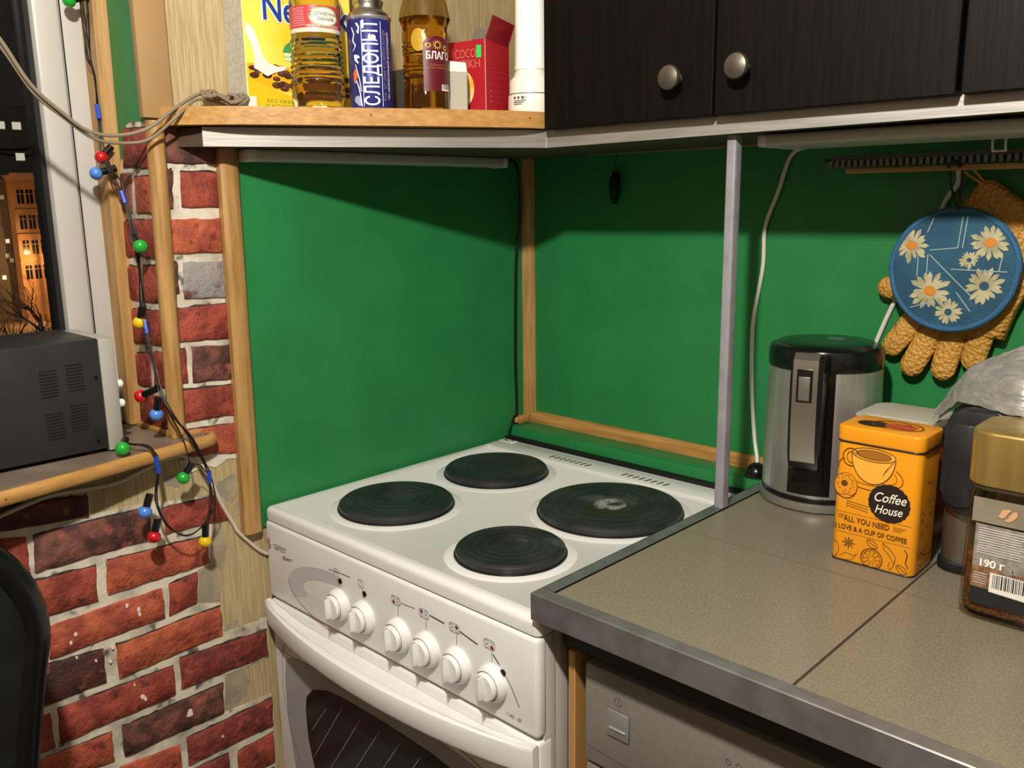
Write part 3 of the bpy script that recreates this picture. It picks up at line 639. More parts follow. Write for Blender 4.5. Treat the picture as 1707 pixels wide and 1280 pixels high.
# cables
def cable(name, pts, r, mat, lab, cat='cable'):
    return O(name, tube(NB(), pts, r, n=8, sub=6), mat, label=lab, cat=cat)
WCAB = pm('white_cable', '#cfcdc4', .45); GCAB = pm('grey_cable', '#7c705c', .6)
cable('power_cable', [(.012, -.075, 1.411), (.006, -.05, 1.405), (.004, -.034, 1.372), (.005, -.034, 1.30), (.004, -.046, 1.23), (.004, -.051, 1.12), (.004, -.053, 1.0), (.004, -.051, .9), (.004, -.060, .889), (.003, -.0635, .875), (.004, -.076, .857)], .0028, BLACK, 'black cable running down the corner behind the stove')
cable('power_cable', [(.61, -.012, 1.410), (.58, -.006, 1.405), (.563, -.005, 1.39), (.547, -.005, 1.34), (.527, -.005, 1.284), (.526, -.005, 1.22), (.514, -.005, 1.14), (.5132, -.006, 1.08), (.517, -.006, 1.0), (.527, -.010, .93), (.540, -.022, .897), (.545, -.03, .875)], .0034, WCAB, 'white cable hanging on the green wall left of the kettle')
cable('power_cable', [(.836, -.065, 1.362), (.822, -.02, 1.345), (.805, -.008, 1.325), (.79, -.005, 1.28), (.765, -.005, 1.22), (.744, -.005, 1.178), (.7235, -.005, 1.122), (.70, -.010, 1.04), (.68, -.012, .95), (.665, -.014, .888)], .0034, WCAB, 'white cable passing behind the oven glove and the kettle')
lathe_bm = NB(); sphere(lathe_bm, (.552, -.045, .876), .019, sc=(1, 1, 1.05))
O('plug', lathe_bm, BLACK, label='black rounded plug on the green ledge behind the kettle', cat='plug')
# ================================================================== things on the corner shelf
ZS = 1.4652
CA = math.atan2(-1.350379+.45, 1.236331-.15)      # direction from the shelf towards the room
# ---- cereal box (local frame: x = along the front, -y = front normal)
CB = thing('cereal_box', 'yellow chocolate cereal box with grey side, leftmost on the shelf', 'box', (.021, -.557, ZS), math.radians(90))
YEL = pm('cereal_yellow', '#e6c531', .35, col2='#efd95e', nscale=9)
W_, D_, H_ = .158, .052, .30
O('carton', bxo((-W_/2, -D_/2, 0), (W_/2, D_/2, H_), .001, 1), YEL, CB, local=True, smooth=30)
O('side_face', bxo((-W_/2-.0006, -D_/2+.001, .026), (-W_/2+.001, D_/2-.001, H_-.001)), pm('carton_grey', '#b9b4a6', .6, col2='#aaa597', nscale=140), CB, local=True, smooth=0)
O('glue_flap', bxo((-W_/2-.0012, -D_/2-.004, .0), (-W_/2+.010, D_/2-.001, .027), .0006, 1), pm('flap_white', '#d9d6cb', .6), CB, local=True, smooth=0)
F = frame((-W_/2, -D_/2, 0), (1, 0, 0), (0, 0, 1))
bm = NB(); pts = [(.001, .001), (.157, .001), (.157, .03)] + [(.157-.156*k/12, .034+.030*(k/12)**1.8-.014*math.sin(math.pi*k/12)) for k in range(13)]
flat(bm, pts, F, .0012); O('bowl_print', bm, pm('bowl_yellow', '#d7b51f', .35), CB, local=True, smooth=0)
bm = NB(); flat(bm, [(.001, .088)]+[(.001+.156*k/10, .092-.012*k/10+.006*math.sin(k*.6)) for k in range(11)]+[(.157, .03), (.001, .05)], F, .0005)
O('print', bm, pm('deep_yellow', '#e2a91a', .35), CB, local=True, smooth=0)
random.seed(3)
cb = [NB(), NB(), NB()]
for i in range(64):
    x = random.uniform(.006, .152); z = random.uniform(.030, .083) + .01*(1-x/.156); r = random.uniform(.0045, .0072)
    if z < .033+.030*(1-x/.157)**1.8: continue
    flat(cb[i % 3], ell(x, z, r, r*.92, 12), F, .0007+.00001*i*.5)
    flat(cb[(i+1) % 3], ell(x-.001, z+.0015, r*.55, r*.5, 10), F, .00072+.00001*i*.5)
for b_, c in zip(cb, ('#4a2c22', '#6b4131', '#38211a')): O('cereal_print', b_, pm('cereal_'+c[1:], c, .5), CB, local=True, smooth=0)
bm = NB(); flat(bm, [(.002, .172), (.012, .163), (.018, .14), (.022, .115), (.030, .096), (.045, .091), (.058, .094), (.052, .085), (.038, .078), (.028, .070), (.018, .078), (.010, .084), (.012, .105), (.008, .13), (.002, .148)], F, .0013)
O('milk_print', bm, pm('milk_white', '#dedad6', .4), CB, local=True, smooth=0)
gb = NB(); flat(gb, ell(.078, .121, .026, .028, 24, 0, 180), F, .0010); O('badge', gb, pm('badge_green', '#3f8f52', .4), CB, local=True, smooth=0)
gb = NB(); flat(gb, ell(.078, .121, .026, .028, 12, 60, 120)+ell(.078, .121, .014, .017, 8, 60, 120)[::-1], F, .0012); O('badge', gb, pm('badge_blue', '#3f76b4', .4), CB, local=True, smooth=0)
gb = NB(); flat(gb, ell(.078, .121, .0165, .019, 20, 0, 180), F, .0013); O('badge', gb, pm('badge_dark_green', '#26653a', .4), CB, local=True, smooth=0)
gb = NB(); flat(gb, [(.054, .121), (.103, .121), (.104, .108), (.055, .106)], F, .0011); O('badge', gb, pm('badge_pale', '#cfe0c0', .4), CB, local=True, smooth=0)
def ltext(s, size, x, z, mat, parent, off=.0014, FF=None, **k):
    me = text_mesh(s, size, **k); me.transform((FF or F) @ Matrix.Translation((x, z, off))); return O('lettering', me, mat, parent, smooth=0, local=True)
NAVY = pm('navy_print', '#1f3f8f', .35)
ltext('Nesquik', .074, .089, .205, pm('letter_halo', '#dfe4ea', .4), CB, off=.0008, bold=.05, fit=.134)
ltext('Nesquik', .074, .089, .205, NAVY, CB, off=.0012, bold=.018, fit=.128)
GRN = pm('green_print', '#5f8f2e', .4)
ltext('БЕЗ КРАСИТЕЛЕЙ\nИ КОНСЕРВАНТОВ', .0085, .062, .016, GRN, CB, off=.0016, lines=1.15)
ltext('ВИТАМИНЫ\nДЛЯ НЕГО', .0050, .078, .128, pm('pale_print', '#dfe9d4', .4), CB, off=.0016)
ltext('СОДЕРЖАТЕЛЬНОСТИ', .0046, .079, .113, GRN, CB, off=.0016)
# ---- sunflower oil bottle, pale
def bottle(name, lab, cx, cy, prof, mat, cap=None):
    t = thing(name, lab, 'bottle', (cx, cy, ZS)); b_ = O('oil_body', lathe(NB(), prof, (cx, cy, ZS), 40), mat, t, smooth=50); return t
OIL1 = pm('pale_oil', '#efe0a0', .04, trans=1, ior=1.42)
oc = (.1005, -.5665)
R1 = [(0, .001), (.028, .001), (.0365, .004), (.0385, .012), (.0385, .040)]
for i in range(9): R1 += [(.0392-.0022*i/8, .044+i*.008), (.0372-.0022*i/8, .0485+i*.008)]
R1 += [(.0355, .1165), (.0348, .118), (.0348, .162), (.0355, .164), (.0350, .175), (.0365, .18), (.0345, .19), (.036, .20), (.033, .21), (.018, .25), (.0135, .262), (.0135, .28), (0, .28)]
OB = bottle('oil_bottle', 'clear bottle of pale sunflower oil with red label', *oc, R1, OIL1)
a0 = math.atan2(-1.350379-oc[1], 1.236331-oc[0])
c3 = (oc[0], oc[1])
O('label', wrap_strip(NB(), c3, .0352, a0, -.066, .066, ZS+.124, ZS+.158, .0004, 48), pm('label_red', '#b83a40', .4), OB)
O('label_band', wrap_strip(NB(), c3, .0352, a0, -.066, .066, ZS+.1175, ZS+.124, .0004, 48), pm('label_cream', '#d6c9b4', .4), OB)
bm = NB()
for i in range(9): wrap_strip(bm, c3, .0352, a0, -.034, -.013+random.uniform(-.003, 0), ZS+.1275+i*.0032, ZS+.129+i*.0032, .0008, 6)
O('fine_print', bm, pm('label_pink', '#d9848a', .4), OB, smooth=0)
bm = NB(); wrap_poly(bm, ell(.014, .141, .0225, .0150, 30), c3, .0352, a0, ZS, .0008); O('emblem', bm, pm('label_green', '#8fa56a', .4), OB, smooth=0)
bm = NB(); wrap_poly(bm, ell(.0145, .141, .0195, .0128, 30), c3, .0352, a0, ZS, .0011); O('emblem', bm, pm('label_white', '#e6e0d2', .4), OB, smooth=0)
for s, dz, sz in (('СОЛНЕЧНАЯ', .0035, .0072), ('ЛИНИЯ', -.0045, .0072)):
    me = text_mesh(s, sz, bold=.01); wrap_mesh(me, c3, .0352, a0+.0150/.0352, ZS+.141+dz, off=.0014); O('lettering', me, pm('brown_print', '#4a3d22', .5), OB, smooth=0)
me = text_mesh('100% НАТУРАЛЬНО', .0055); wrap_mesh(me, c3, .0352, a0+.012/.0352, ZS+.1265, off=.001); O('lettering', me, pm('label_white', '#e6e0d2', .4), OB, smooth=0)
O('cap', lathe(NB(), [(.0165, .278), (.0165, .30), (.015, .302), (0, .302)], (*oc, ZS), 24), pm('cap_yellow', '#d9b21e', .35), OB)
# ---- gas can
gc = (.146, -.505); GC = thing('gas_can', 'dark blue aerosol gas can with white vertical lettering', 'can', (*gc, ZS))
a0 = math.atan2(-1.350379-gc[1], 1.236331-gc[0]); BLU = pm('can_blue', '#232a6e', .3, .2)
O('can_body', lathe(NB(), [(.028, 0), (.0312, .002), (.0318, .005), (.0318, .1545), (.031, .156), (0, .156)], (*gc, ZS), 44), BLU, GC)
O('rim', lathe(NB(), [(.0312, .154), (.0330, .1565), (.0330, .1605), (.0305, .162), (.0, .162)], (*gc, ZS), 44), pm('can_rim', '#c8c8d2', .25, .8), GC)
O('dome', lathe(NB(), [(.0305, .161), (.0285, .168), (.0225, .173), (.0205, .179), (.0225, .185), (.0225, .189), (.020, .1905), (0, .1905)], (*gc, ZS), 40), pm('can_silver', '#a8a59c', .3, 1), GC)
O('cap', lathe(NB(), [(.0195, .190), (.0195, .20), (.017, .235), (0, .237)], (*gc, ZS), 32), BLACK, GC)
WP = pm('white_print', '#d6dae4', .4)
me = text_mesh('СЛЕДОПЫТ', .0300, bold=.012, fit=.146); wrap_mesh(me, gc, .0318, a0+.003/.0318, ZS+.0785, rot90=True, off=.0007); O('lettering', me, WP, GC, smooth=0)
bm = NB()
for s in (-.0115, .0165): wrap_strip(bm, gc, .0318, a0, s, s+.0009, ZS+.004, ZS+.150, .0006, 2)
O('stripe', bm, WP, GC, smooth=0)
for s, sz, mt_ in (('Комфорт дома и в любом походе', .0075, pm('purple_print', '#8d6a8e', .4)), ('газ универсальный всесезонный', .0072, WP)):
    me = text_mesh(s, sz); wrap_mesh(me, gc, .0318, a0+((.0215 if mt_ is not WP else .029))/.0318, ZS+.075, rot90=True); O('lettering', me, mt_, GC, smooth=0)
bm = NB()
for pts in ([(-.028, .14), (-.024, .128), (-.027, .118), (-.022, .108), (-.0265, .10), (-.025, .10), (-.020, .109), (-.0245, .118), (-.022, .129), (-.0265, .141)],
            [(-.020, .147), (-.0165, .147), (-.0135, .14), (-.015, .128), (-.0185, .132), (-.0155, .138)], [(-.024, .094), (-.0165, .092), (-.0145, .088), (-.020, .086), (-.0165, .079), (-.0185, .078), (-.0235, .084), (-.0245, .090)],
            [(-.022, .077), (-.016, .052), (-.0135, .030), (-.0145, .030), (-.0175, .052), (-.0232, .077)], [(-.0265, .044), (-.0215, .050), (-.0165, .036), (-.0150, .022), (-.0135, .004), (-.0155, .004), (-.0165, .020), (-.0185, .035), (-.022, .047)]):
    wrap_poly(bm, pts, gc, .0318, a0, ZS)
O('mountain_print', bm, WP, GC, smooth=0)
bm = NB(); wrap_poly(bm, [(-.027, .046), (-.022, .050), (-.0185, .058), (-.020, .068), (-.024, .069), (-.0275, .062)], gc, .0318, a0, ZS, .0004); O('sun_print', bm, pm('orange_print', '#d2622a', .4), GC, smooth=0)
bm = NB(); wrap_poly(bm, ell(-.021, .016, .006, .007, 16), gc, .0318, a0, ZS, .0005); wrap_poly(bm, ell(-.018, .009, .004, .004, 12), gc, .0318, a0, ZS, .0005); O('badge', bm, pm('lilac_print', '#9a9cc4', .4), GC, smooth=0)
# ---- dark oil bottle
bc = (.182, -.428); OIL2 = pm('amber_oil', '#e0a51c', .04, trans=1, ior=1.42)
R2 = [(0, .001), (.030, .001), (.0345, .004), (.0345, .030), (.0335, .034)]
for i in range(12): R2 += [(.0345-.001*math.sin(i), .038+i*.0062), (.0330, .0411+i*.0062)]
R2 += [(.034, .113), (.0345, .125), (.0330, .132), (.0350, .140), (.0385, .1495), (0, .1495)]
BB = bottle('oil_bottle', 'clear bottle of amber sunflower oil with maroon label', *bc, R2, OIL2)
O('bottle_neck', lathe(NB(), [(.0385, .1497), (.036, .165), (.030, .19), (.018, .215), (.0135, .225), (.0135, .24), (.0128, .24), (.0128, .225), (.0172, .215), (.0292, .19), (.0352, .165), (.0376, .1499)], (*bc, ZS), 36), clear('clear_plastic', '#ece4cc', .06, 1.35), BB)
O('cap', lathe(NB(), [(.0155, .236), (.0155, .255), (0, .256)], (*bc, ZS), 24), pm('cap_maroon', '#6a1420', .35), BB)
a0 = math.atan2(-1.350379-bc[1], 1.236331-bc[0])
MAR = pm('label_maroon', '#5a1420', .4)
O('label', wrap_strip(NB(), bc, .0349, a0, -.004, .045, ZS+.030, ZS+.104, .0006, 24), MAR, BB)
bm = NB(); wrap_poly(bm, ell(.0185, .104, .0225, .014, 20, 0, 180), bc, .0349, a0, ZS, .0006); O('label', bm, MAR, BB, smooth=0)
bm = NB()
for x, z, r in ((.018, .104, .0075), (.004, .103, .005), (.032, .1, .005)):
    for k in range(12):
        a = k*math.pi/6; wrap_poly(bm, [(x+r*.5*math.cos(a-.25), z+r*.5*math.sin(a-.25)), (x+r*1.15*math.cos(a), z+r*1.15*math.sin(a)), (x+r*.5*math.cos(a+.25), z+r*.5*math.sin(a+.25))], bc, .0349, a0, ZS, .0012)
    wrap_poly(bm, ell(x, z, r*.6, r*.6, 12), bc, .0349, a0, ZS, .00122)
O('sunflower_print', bm, pm('petal_gold', '#d8a94a', .4), BB, smooth=0)
bm = NB()
for x, z, r in ((.018, .104, .0036), (.004, .103, .0023), (.032, .1, .0022)): wrap_poly(bm, ell(x, z, r, r, 12), bc, .0349, a0, ZS, .0015)
O('sunflower_print', bm, pm('seed_dark', '#2c1a12', .5), BB, smooth=0)
me = text_mesh('БЛАГО', .0165, bold=.02, xs=.72); wrap_mesh(me, bc, .0349, a0+.0200/.0349, ZS+.0865, off=.0012); O('lettering', me, pm('label_white', '#e6e0d2', .4), BB, smooth=0)
me = text_mesh('Кубанское\nподсолнечное', .0045); wrap_mesh(me, bc, .0349, a0+.018/.0349, ZS+.070, off=.0012); O('lettering', me, pm('gold_print', '#9a6a3a', .4), BB, smooth=0)
bm = NB(); wrap_strip(bm, bc, .0349, a0, .024, .042, ZS+.0315, ZS+.0415, .0009, 6); O('barcode', bm, pm('label_white', '#e6e0d2', .4), BB, smooth=0)
bm = NB()
for i in range(8): wrap_strip(bm, bc, .0349, a0, .0255+i*.002, .0265+i*.002, ZS+.034, ZS+.041, .0012, 1)
O('barcode', bm, INK, BB, smooth=0)
bm = NB(); flat_ = wrap_poly(bm, ell(-.010, .112, .012, .018, 20), bc, .0349, a0, ZS, .0005); O('round_label', bm, pm('label_gold', '#b08a24', .3), BB, smooth=0)
# ---- little carton, red box, white appliance
CR = thing('small_carton', 'small open grey carton squeezed between amber oil bottle and red box', 'carton', (.2, -.382, ZS), math.radians(46))
GC_ = pm('carton_inside', '#a09a8c', .7)
bm = NB(); box(bm, (-.018, -.012, 0), (.016, .012, .072), .0008, 1); O('carton_body', bm, GC_, CR, local=True, smooth=30)
O('flap', prism(NB(), [(-.016, -.0125, .072), (.016, -.0125, .070), (.014, -.004, .088), (-.014, -.002, .092)], (0, .001, .0004)), pm('flap_white', '#d9d6cb', .6), CR, local=True, smooth=0)
RB = thing('red_box', 'open red cardboard box with raised flap and green price sticker', 'box', (.2185, -.338, ZS), math.radians(14))
RED = pm('box_red', '#a31c28', .38); GI = pm('box_inside', '#6a6258', .7)
# local: corner edge at origin, face 1 runs towards -x/+y side, face 2 towards +y
w1, w2, h = .070, .074, .126
bm = NB(); t_ = .0012
box(bm, (-w1, 0, 0), (0, t_, h)); box(bm, (-t_, t_, 0), (0, w2, h)); box(bm, (-w1, w2-t_, 0), (-t_, w2, h+.018)); box(bm, (-w1, t_, 0), (-w1+t_, w2-t_, h)); box(bm, (-w1+t_, t_, 0), (-t_, w2-t_, .0012))
O('walls', bm, RED, RB, local=True, smooth=0)
O('flap', prism(NB(), [(0, .002, h), (0, w2-.002, h-.004), (.010, w2+.002, h+.034), (.006, .016, h+.042)], (-.0012, 0, .0003)), pm('box_red_dark', '#7c1622', .42), RB, local=True, smooth=0)
O('flap', prism(NB(), [(-w1, w2-.001, h+.016), (-.004, w2-.001, h+.012), (-.008, w2+.004, h+.03), (-w1+.006, w2+.004, h+.040)], (0, .001, 0)), GI, RB, local=True, smooth=0)
F1 = frame((-w1, 0, 0), (1, 0, 0), (0, 0, 1))
ROSE = pm('rose_print', '#b8685a', .4)
ltext('COCO', .0215, .034, .104, ROSE, RB, off=.0006, FF=F1, fit=.038)
ltext('HEIKH', .0205, .038, .086, ROSE, RB, off=.0006, FF=F1, fit=.045)
bm = NB(); flat(bm, [(.0545, .096), (.0635, .096), (.0635, .117), (.0545, .117)], F1, .0012); O('price_sticker', bm, pm('sticker_green', '#35c457', .5), RB, local=True, smooth=0)
bm = NB(); flat(bm, ell(.030, .045, .019, .030, 24, -70, 90)+[(.020, .030)], F1, .0005); O('bread_print', bm, pm('bread_yellow', '#d8a83e', .4, col2='#e8d9a8', nscale=40), RB, local=True, smooth=0)
F2 = frame((0, 0, 0), (0, 1, 0), (0, 0, 1)); bm = NB(); L_ = pm('box_line_print', '#b04a50', .45)
for (x0, z0, x1, z1) in ((.006, .066, .062, .118), (.006, .050, .062, .064)):
    for a, b in (((x0, z0), (x1, z0)), ((x1, z0), (x1, z1)), ((x1, z1), (x0, z1)), ((x0, z1), (x0, z0))): stroke(bm, [a, b], .0005, F2)
for i in range(7): stroke(bm, [(.009, .112-i*.0065), (.058-(i % 3)*.008, .112-i*.0065)], .0005, F2)
for i in range(3):
    flat(bm, rrect(.005, .0055, .001, 2, .014, .040-i*.009), F2); stroke(bm, [(.020, .041-i*.009), (.055-i*.004, .041-i*.009)], .0007, F2); stroke(bm, [(.020, .0385-i*.009), (.046, .0385-i*.009)], .0005, F2)
for k in range(6): stroke(bm, [(.050, .012), (.050+.006*math.cos(k*math.pi/3), .012+.006*math.sin(k*math.pi/3))], .0005, F2)
O('fine_print', bm, L_, RB, local=True, smooth=0)
O('worn_edge', bxo((-.0007, -.0005, .002), (.0005, .0007, h), .0002, 1), pm('worn_pink', '#c58a84', .6), RB, local=True, smooth=0)
wc = (.2555, -.2735); WA_ = thing('hand_blender', 'white cylindrical hand blender standing upside down next to the dark cabinet', 'blender', (*wc, ZS))
IV = pm('ivory_plastic', '#e2ddd0', .35)
O('motor_body', lathe(NB(), [(.036, 0), (.037, .003), (.0365, .03), (.0345, .040), (.0345, .054), (.0335, .059), (.0275, .066), (.0255, .074), (.0250, .078)], (*wc, ZS), 40), IV, WA_)
O('collar', lathe(NB(), [(.0262, .077), (.0262, .083), (.0255, .0845), (.0235, .26), (0, .262)], (*wc, ZS), 40), pm('white_gloss', '#eceae4', .25), WA_)
bm = NB(); lathe(bm, [(.0367, .0335), (.0372, .0338), (.0372, .0345), (.0360, .0348)], (*wc, ZS), 40); O('seam', bm, DG, WA_)
a0 = math.atan2(-1.350379-wc[1], 1.236331-wc[0])
me = text_mesh('CE', .006); me.transform(Matrix.Rotation(math.pi, 4, 'Z')); wrap_mesh(me, wc, .0370, a0-.012/.037, ZS+.026, off=.0008); O('lettering', me, DG, WA_, smooth=0)
bm = NB()
for z0, l in ((.0205, .022), (.0175, .018), (.0145, .015)): wrap_strip(bm, wc, .0370, a0, -.030, -.030+l, ZS+z0, ZS+z0+.0012, .0007, 4)
for k in range(3): wrap_strip(bm, wc, .0370, a0, -.030+k*.007, -.026+k*.007, ZS+.0245, ZS+.0285, .0007, 2)
O('rating_label', bm, DG, WA_, smooth=0)
CB.scale = (1.19, 1, .70); OB.scale.z = .88; GC.scale.z = .80; BB.scale.z = .88; CR.scale.z = .83; RB.scale.z = .88; WA_.scale.z = .86
# ---- background bits
O('cardboard_sheet', prism(NB(), [(.060, -.020, ZS), (.155, -.010, ZS), (.155, -.004, ZS+.30), (.045, -.008, ZS+.33), (.050, -.012, ZS+.1)], (0, -.004, 0)), pm('cardboard', '#8d6a44', .8, col2='#7e5e3c', nscale=30), label='brown cardboard sheet leaning in the corner behind the red box', cat='cardboard')
O('charger', bxo((.105, -.44, ZS), (.146, -.398, ZS+.066), .004), pm('dark_grey_plastic', '#3a3834', .5), label='dark grey box behind the gas can and amber bottle', cat='box')
# coil of grey cable lying at the left end
bm = NB(); pts = []
for i in range(40):
    a = i*.62; r = .026+.010*math.sin(i*1.7); pts.append((.002+.028+r*.75*math.cos(a), -.675+r*math.sin(a), ZS+.006+.010*((i*7) % 5)/4+.010*abs(math.sin(a*.5))))
pts = [(.02, -.985, 1.552), (.02, -.963, 1.53), (.02, -.935, 1.481), (.02, -.903, 1.4505), (.02, -.869, 1.4265), (.02, -.83, 1.4235), (.026, -.792, 1.4345), (.028, -.757, 1.460), (.024, -.72, 1.482), (.02, -.695, 1.486)] + pts
tube(bm, pts, .0026, n=7, sub=4)
O('antenna_cable', bm, GCAB, label='grey cable sagging from the window and coiled on the shelf end', cat='cable')
cable('antenna_cable', [(.014, -.985, 1.545), (.014, -.960, 1.52), (.014, -.930, 1.471), (.014, -.897, 1.443), (.014, -.862, 1.4185), (.014, -.824, 1.414), (.022, -.79, 1.4205), (.036, -.757, 1.450), (.030, -.725, 1.4745), (.026, -.700, 1.4765), (.020, -.675, 1.474), (.030, -.655, 1.472)], .0022, GCAB, 'thin grey cable sagging lowest below the other one across the window corner')
# ================================================================== things on the worktop
ZC = .8862
# ---- kettle (handle towards the room)
kc = (.690, -.112); KT = thing('electric_kettle', 'brushed steel electric kettle with black lid and handle', 'kettle', (*kc, ZC))
O('power_base', lathe(NB(), [(.080, 0), (.0855, .002), (.0860, .006), (.0845, .013), (.078, .0145), (0, .0145)], (*kc, ZC), 56), pm('base_grey', '#8f8c84', .35, .6), KT)
O('base_gap', lathe(NB(), [(.0765, .013), (.0825, .0145), (.083, .021), (.080, .0225)], (*kc, ZC), 56), BLACK, KT)
O('body', lathe(NB(), [(.0815, .0205), (.0825, .024), (.0818, .10), (.0795, .20), (.0785, .212), (0, .212)], (*kc, ZC), 64), STEEL, KT)
bm = NB(); lathe(bm, [(.0800, .204), (.0808, .207), (.0806, .226), (.078, .233), (.066, .2385), (.040, .2400), (0, .2390)], (*kc, ZC), 56)
LD = O('lid', bm, BLACK, KT)
O('lid_window', prism(NB(), [(kc[0]+.010+x, kc[1]+.02+y, ZC+.2392) for x, y in rrect(.026, .018, .004, 3)], (0, 0, .0012)), pm('lid_green_grey', '#4a564c', .3), LD)
# spout at the back
O('spout', prism(NB(), [(kc[0]-.022, kc[1]+.070, ZC+.175), (kc[0]+.022, kc[1]+.070, ZC+.175), (kc[0]+.030, kc[1]+.074, ZC+.226), (kc[0], kc[1]+.098, ZC+.230), (kc[0]-.030, kc[1]+.074, ZC+.226)], (0, 0, .004), .001), BLACK, KT)
# spine: black band down the front of the body
bm = NB()
for k in range(10):
    q = []
    for ss, zz, R in ((k, .026, .0830), (k+1, .026, .0830), (k+1, .205, .0802), (k, .205, .0802)):
        a = math.radians(-90)+(-.030+.060*ss/10)/.082; q.append(bm.verts.new((kc[0]+R*math.cos(a), kc[1]+R*math.sin(a), ZC+zz)))
    bm.faces.new(q)
O('water_gauge', bm, pm('gauge_black', '#0c0d0e', .15), KT)
hx, hy = kc[0], kc[1]
prof = [(-.078, .232), (-.118, .236), (-.127, .228), (-.129, .20), (-.128, .14), (-.124, .10), (-.118, .076), (-.108, .070), (-.102, .078), (-.103, .11), (-.104, .175), (-.098, .196), (-.078, .200)]
HD = O('handle', prism(NB(), [(hx-.0215, hy+y, ZC+z) for y, z in prof], (.043, 0, 0), .003), BLACK, KT, smooth=35)
pp = [(-.1185, .2385), (-.1285, .230), (-.1305, .20), (-.1295, .14), (-.1255, .10), (-.1215, .086)]
bm = NB()
a = [bm.verts.new((hx-.0180, hy+y, ZC+z)) for y, z in pp]; b = [bm.verts.new((hx+.0150, hy+y, ZC+z)) for y, z in pp]
c = [bm.verts.new((hx-.0180, hy+y+.004, ZC+z-.001)) for y, z in pp]; d = [bm.verts.new((hx+.0150, hy+y+.004, ZC+z-.001)) for y, z in pp]
for i in range(5):
    bm.faces.new((a[i], b[i], b[i+1], a[i+1])); bm.faces.new((c[i+1], d[i+1], d[i], c[i])); bm.faces.new((a[i+1], c[i+1], c[i], a[i])); bm.faces.new((b[i], d[i], d[i+1], b[i+1]))
bm.faces.new((a[0], c[0], d[0], b[0])); bm.faces.new((a[5], b[5], d[5], c[5]))
PLT = O('handle_plate', bm, pm('steel_plate', '#c9c6be', .28, 1), HD, smooth=30)
O('button_frame', bxo((hx-.0125, hy-.1318, ZC+.172), (hx+.0085, hy-.1288, ZC+.218), .001), BLACK, HD)
O('button', bxo((hx-.0095, hy-.1330, ZC+.175), (hx+.0055, hy-.1305, ZC+.208), .001), pm('button_grey', '#77756f', .35, .5), HD)
KT.rotation_euler.z = math.radians(13.5)
# ---- orange coffee tin
tx0, tx1, ty0, ty1 = .8035, .9045, -.3235, -.2555
TN = thing('coffee_tin', 'orange square coffee tin with dark round logo', 'tin', ((tx0+tx1)/2, (ty0+ty1)/2, ZC))
ORG = pm('tin_orange', '#dd9018', .3, coat=.3); cxm, cym = (tx0+tx1)/2, (ty0+ty1)/2
def rprism(w, d, r, z0, z1, cx, cy, bev=.0015, n=8):
    n = 8; bm = NB(); rs = []
    for k in range(9):
        a = math.pi/2*(k if k < 5 else 8-k)/4 if k != 4 else math.pi/2
        i = bev*(1-math.sin(a)); zz = z0+bev*(1-math.cos(a)) if k < 4 else z1-bev*(1-math.cos(a))
        if k == 4: i = 0; zz = z0+bev
        elif k == 5: i = 0; zz = z1-bev
        elif k > 5: a = math.pi/2*(k-5)/3; i = bev*(1-math.cos(a)); zz = z1-bev*(1-math.sin(a))
        rs.append([bm.verts.new((cx+x, cy+y, zz)) for x, y in rrect(w-2*i, d-2*i, max(.0005, r-i), n)])
    for a_, b_ in zip(rs, rs[1:]):
        for q in range(len(a_)): bm.faces.new((a_[q], a_[(q+1) % len(a_)], b_[(q+1) % len(a_)], b_[q]))
    bm.faces.new(rs[0][::-1]); bm.faces.new(rs[-1]); return bm
O('body', rprism(tx1-tx0, ty1-ty0, .010, ZC+.0012, ZC+.156, cxm, cym), ORG, TN)
O('base_rim', rprism(tx1-tx0+.001, ty1-ty0+.001, .0105, ZC, ZC+.0022, cxm, cym, .0005), pm('tin_rim', '#6d6a64', .3, 1), TN)
TL = O('lid', rprism(tx1-tx0+.0025, ty1-ty0+.0025, .0112, ZC+.1535, ZC+.1725, cxm, cym, .0022), ORG, TN)
O('lid_rim', rprism(tx1-tx0+.0032, ty1-ty0+.0032, .0115, ZC+.1525, ZC+.1545, cxm, cym, .0005), MATS['tin_rim'], TN)
F = frame((tx0, ty0, ZC), (1, 0, 0), (0, 0, 1))
BRN = pm('tin_brown_print', '#5a3410', .5); DO = pm('tin_dark_orange', '#b06c14', .4); PLO = pm('tin_pale_orange', '#e6a63c', .35)
bm = NB()
cu = [(.020, .142)]+ell(.046, .142, .026, .036, 16, 180, 360)+[(.072, .142)]
flat(bm, ell(.046, .142, .026, .008, 24)[:12]+ell(.046, .140, .026, .034, 16, 180, 360), F, .0004); O('cup_print', bm, PLO, TN, smooth=0)
bm = NB(); flat(bm, ell(.046, .142, .021, .0055, 24), F, .0007); O('coffee_print', bm, pm('tin_coffee', '#9a6222', .4), TN, smooth=0)
bm = NB()
stroke(bm, ell(.046, .142, .026, .008, 24)+[(.072, .142)], .0009, F, .0009); stroke(bm, ell(.046, .140, .026, .034, 18, 180, 360), .0010, F, .0009); stroke(bm, ell(.046, .142, .021, .0055, 24)+[(.067, .142)], .0006, F, .001)
stroke(bm, ell(.019, .135, .010, .011, 16, 30, 290), .0012, F, .0009); stroke(bm, ell(.020, .135, .006, .007, 14, 30, 290), .0008, F, .0009)
stroke(bm, ell(.044, .116, .038, .018, 20, 200, 400), .0010, F, .0006); stroke(bm, ell(.044, .117, .031, .013, 20, 210, 390), .0006, F, .0006); stroke(bm, ell(.016, .123, .012, .010, 10, 110, 200), .0009, F, .0006)
for k in range(7): stroke(bm, [(.058+k*.0016, .118+k*.0028), (.062+k*.0014, .127+k*.0018)], .0005, F, .0008)
O('cup_outline', bm, BRN, TN, smooth=0)
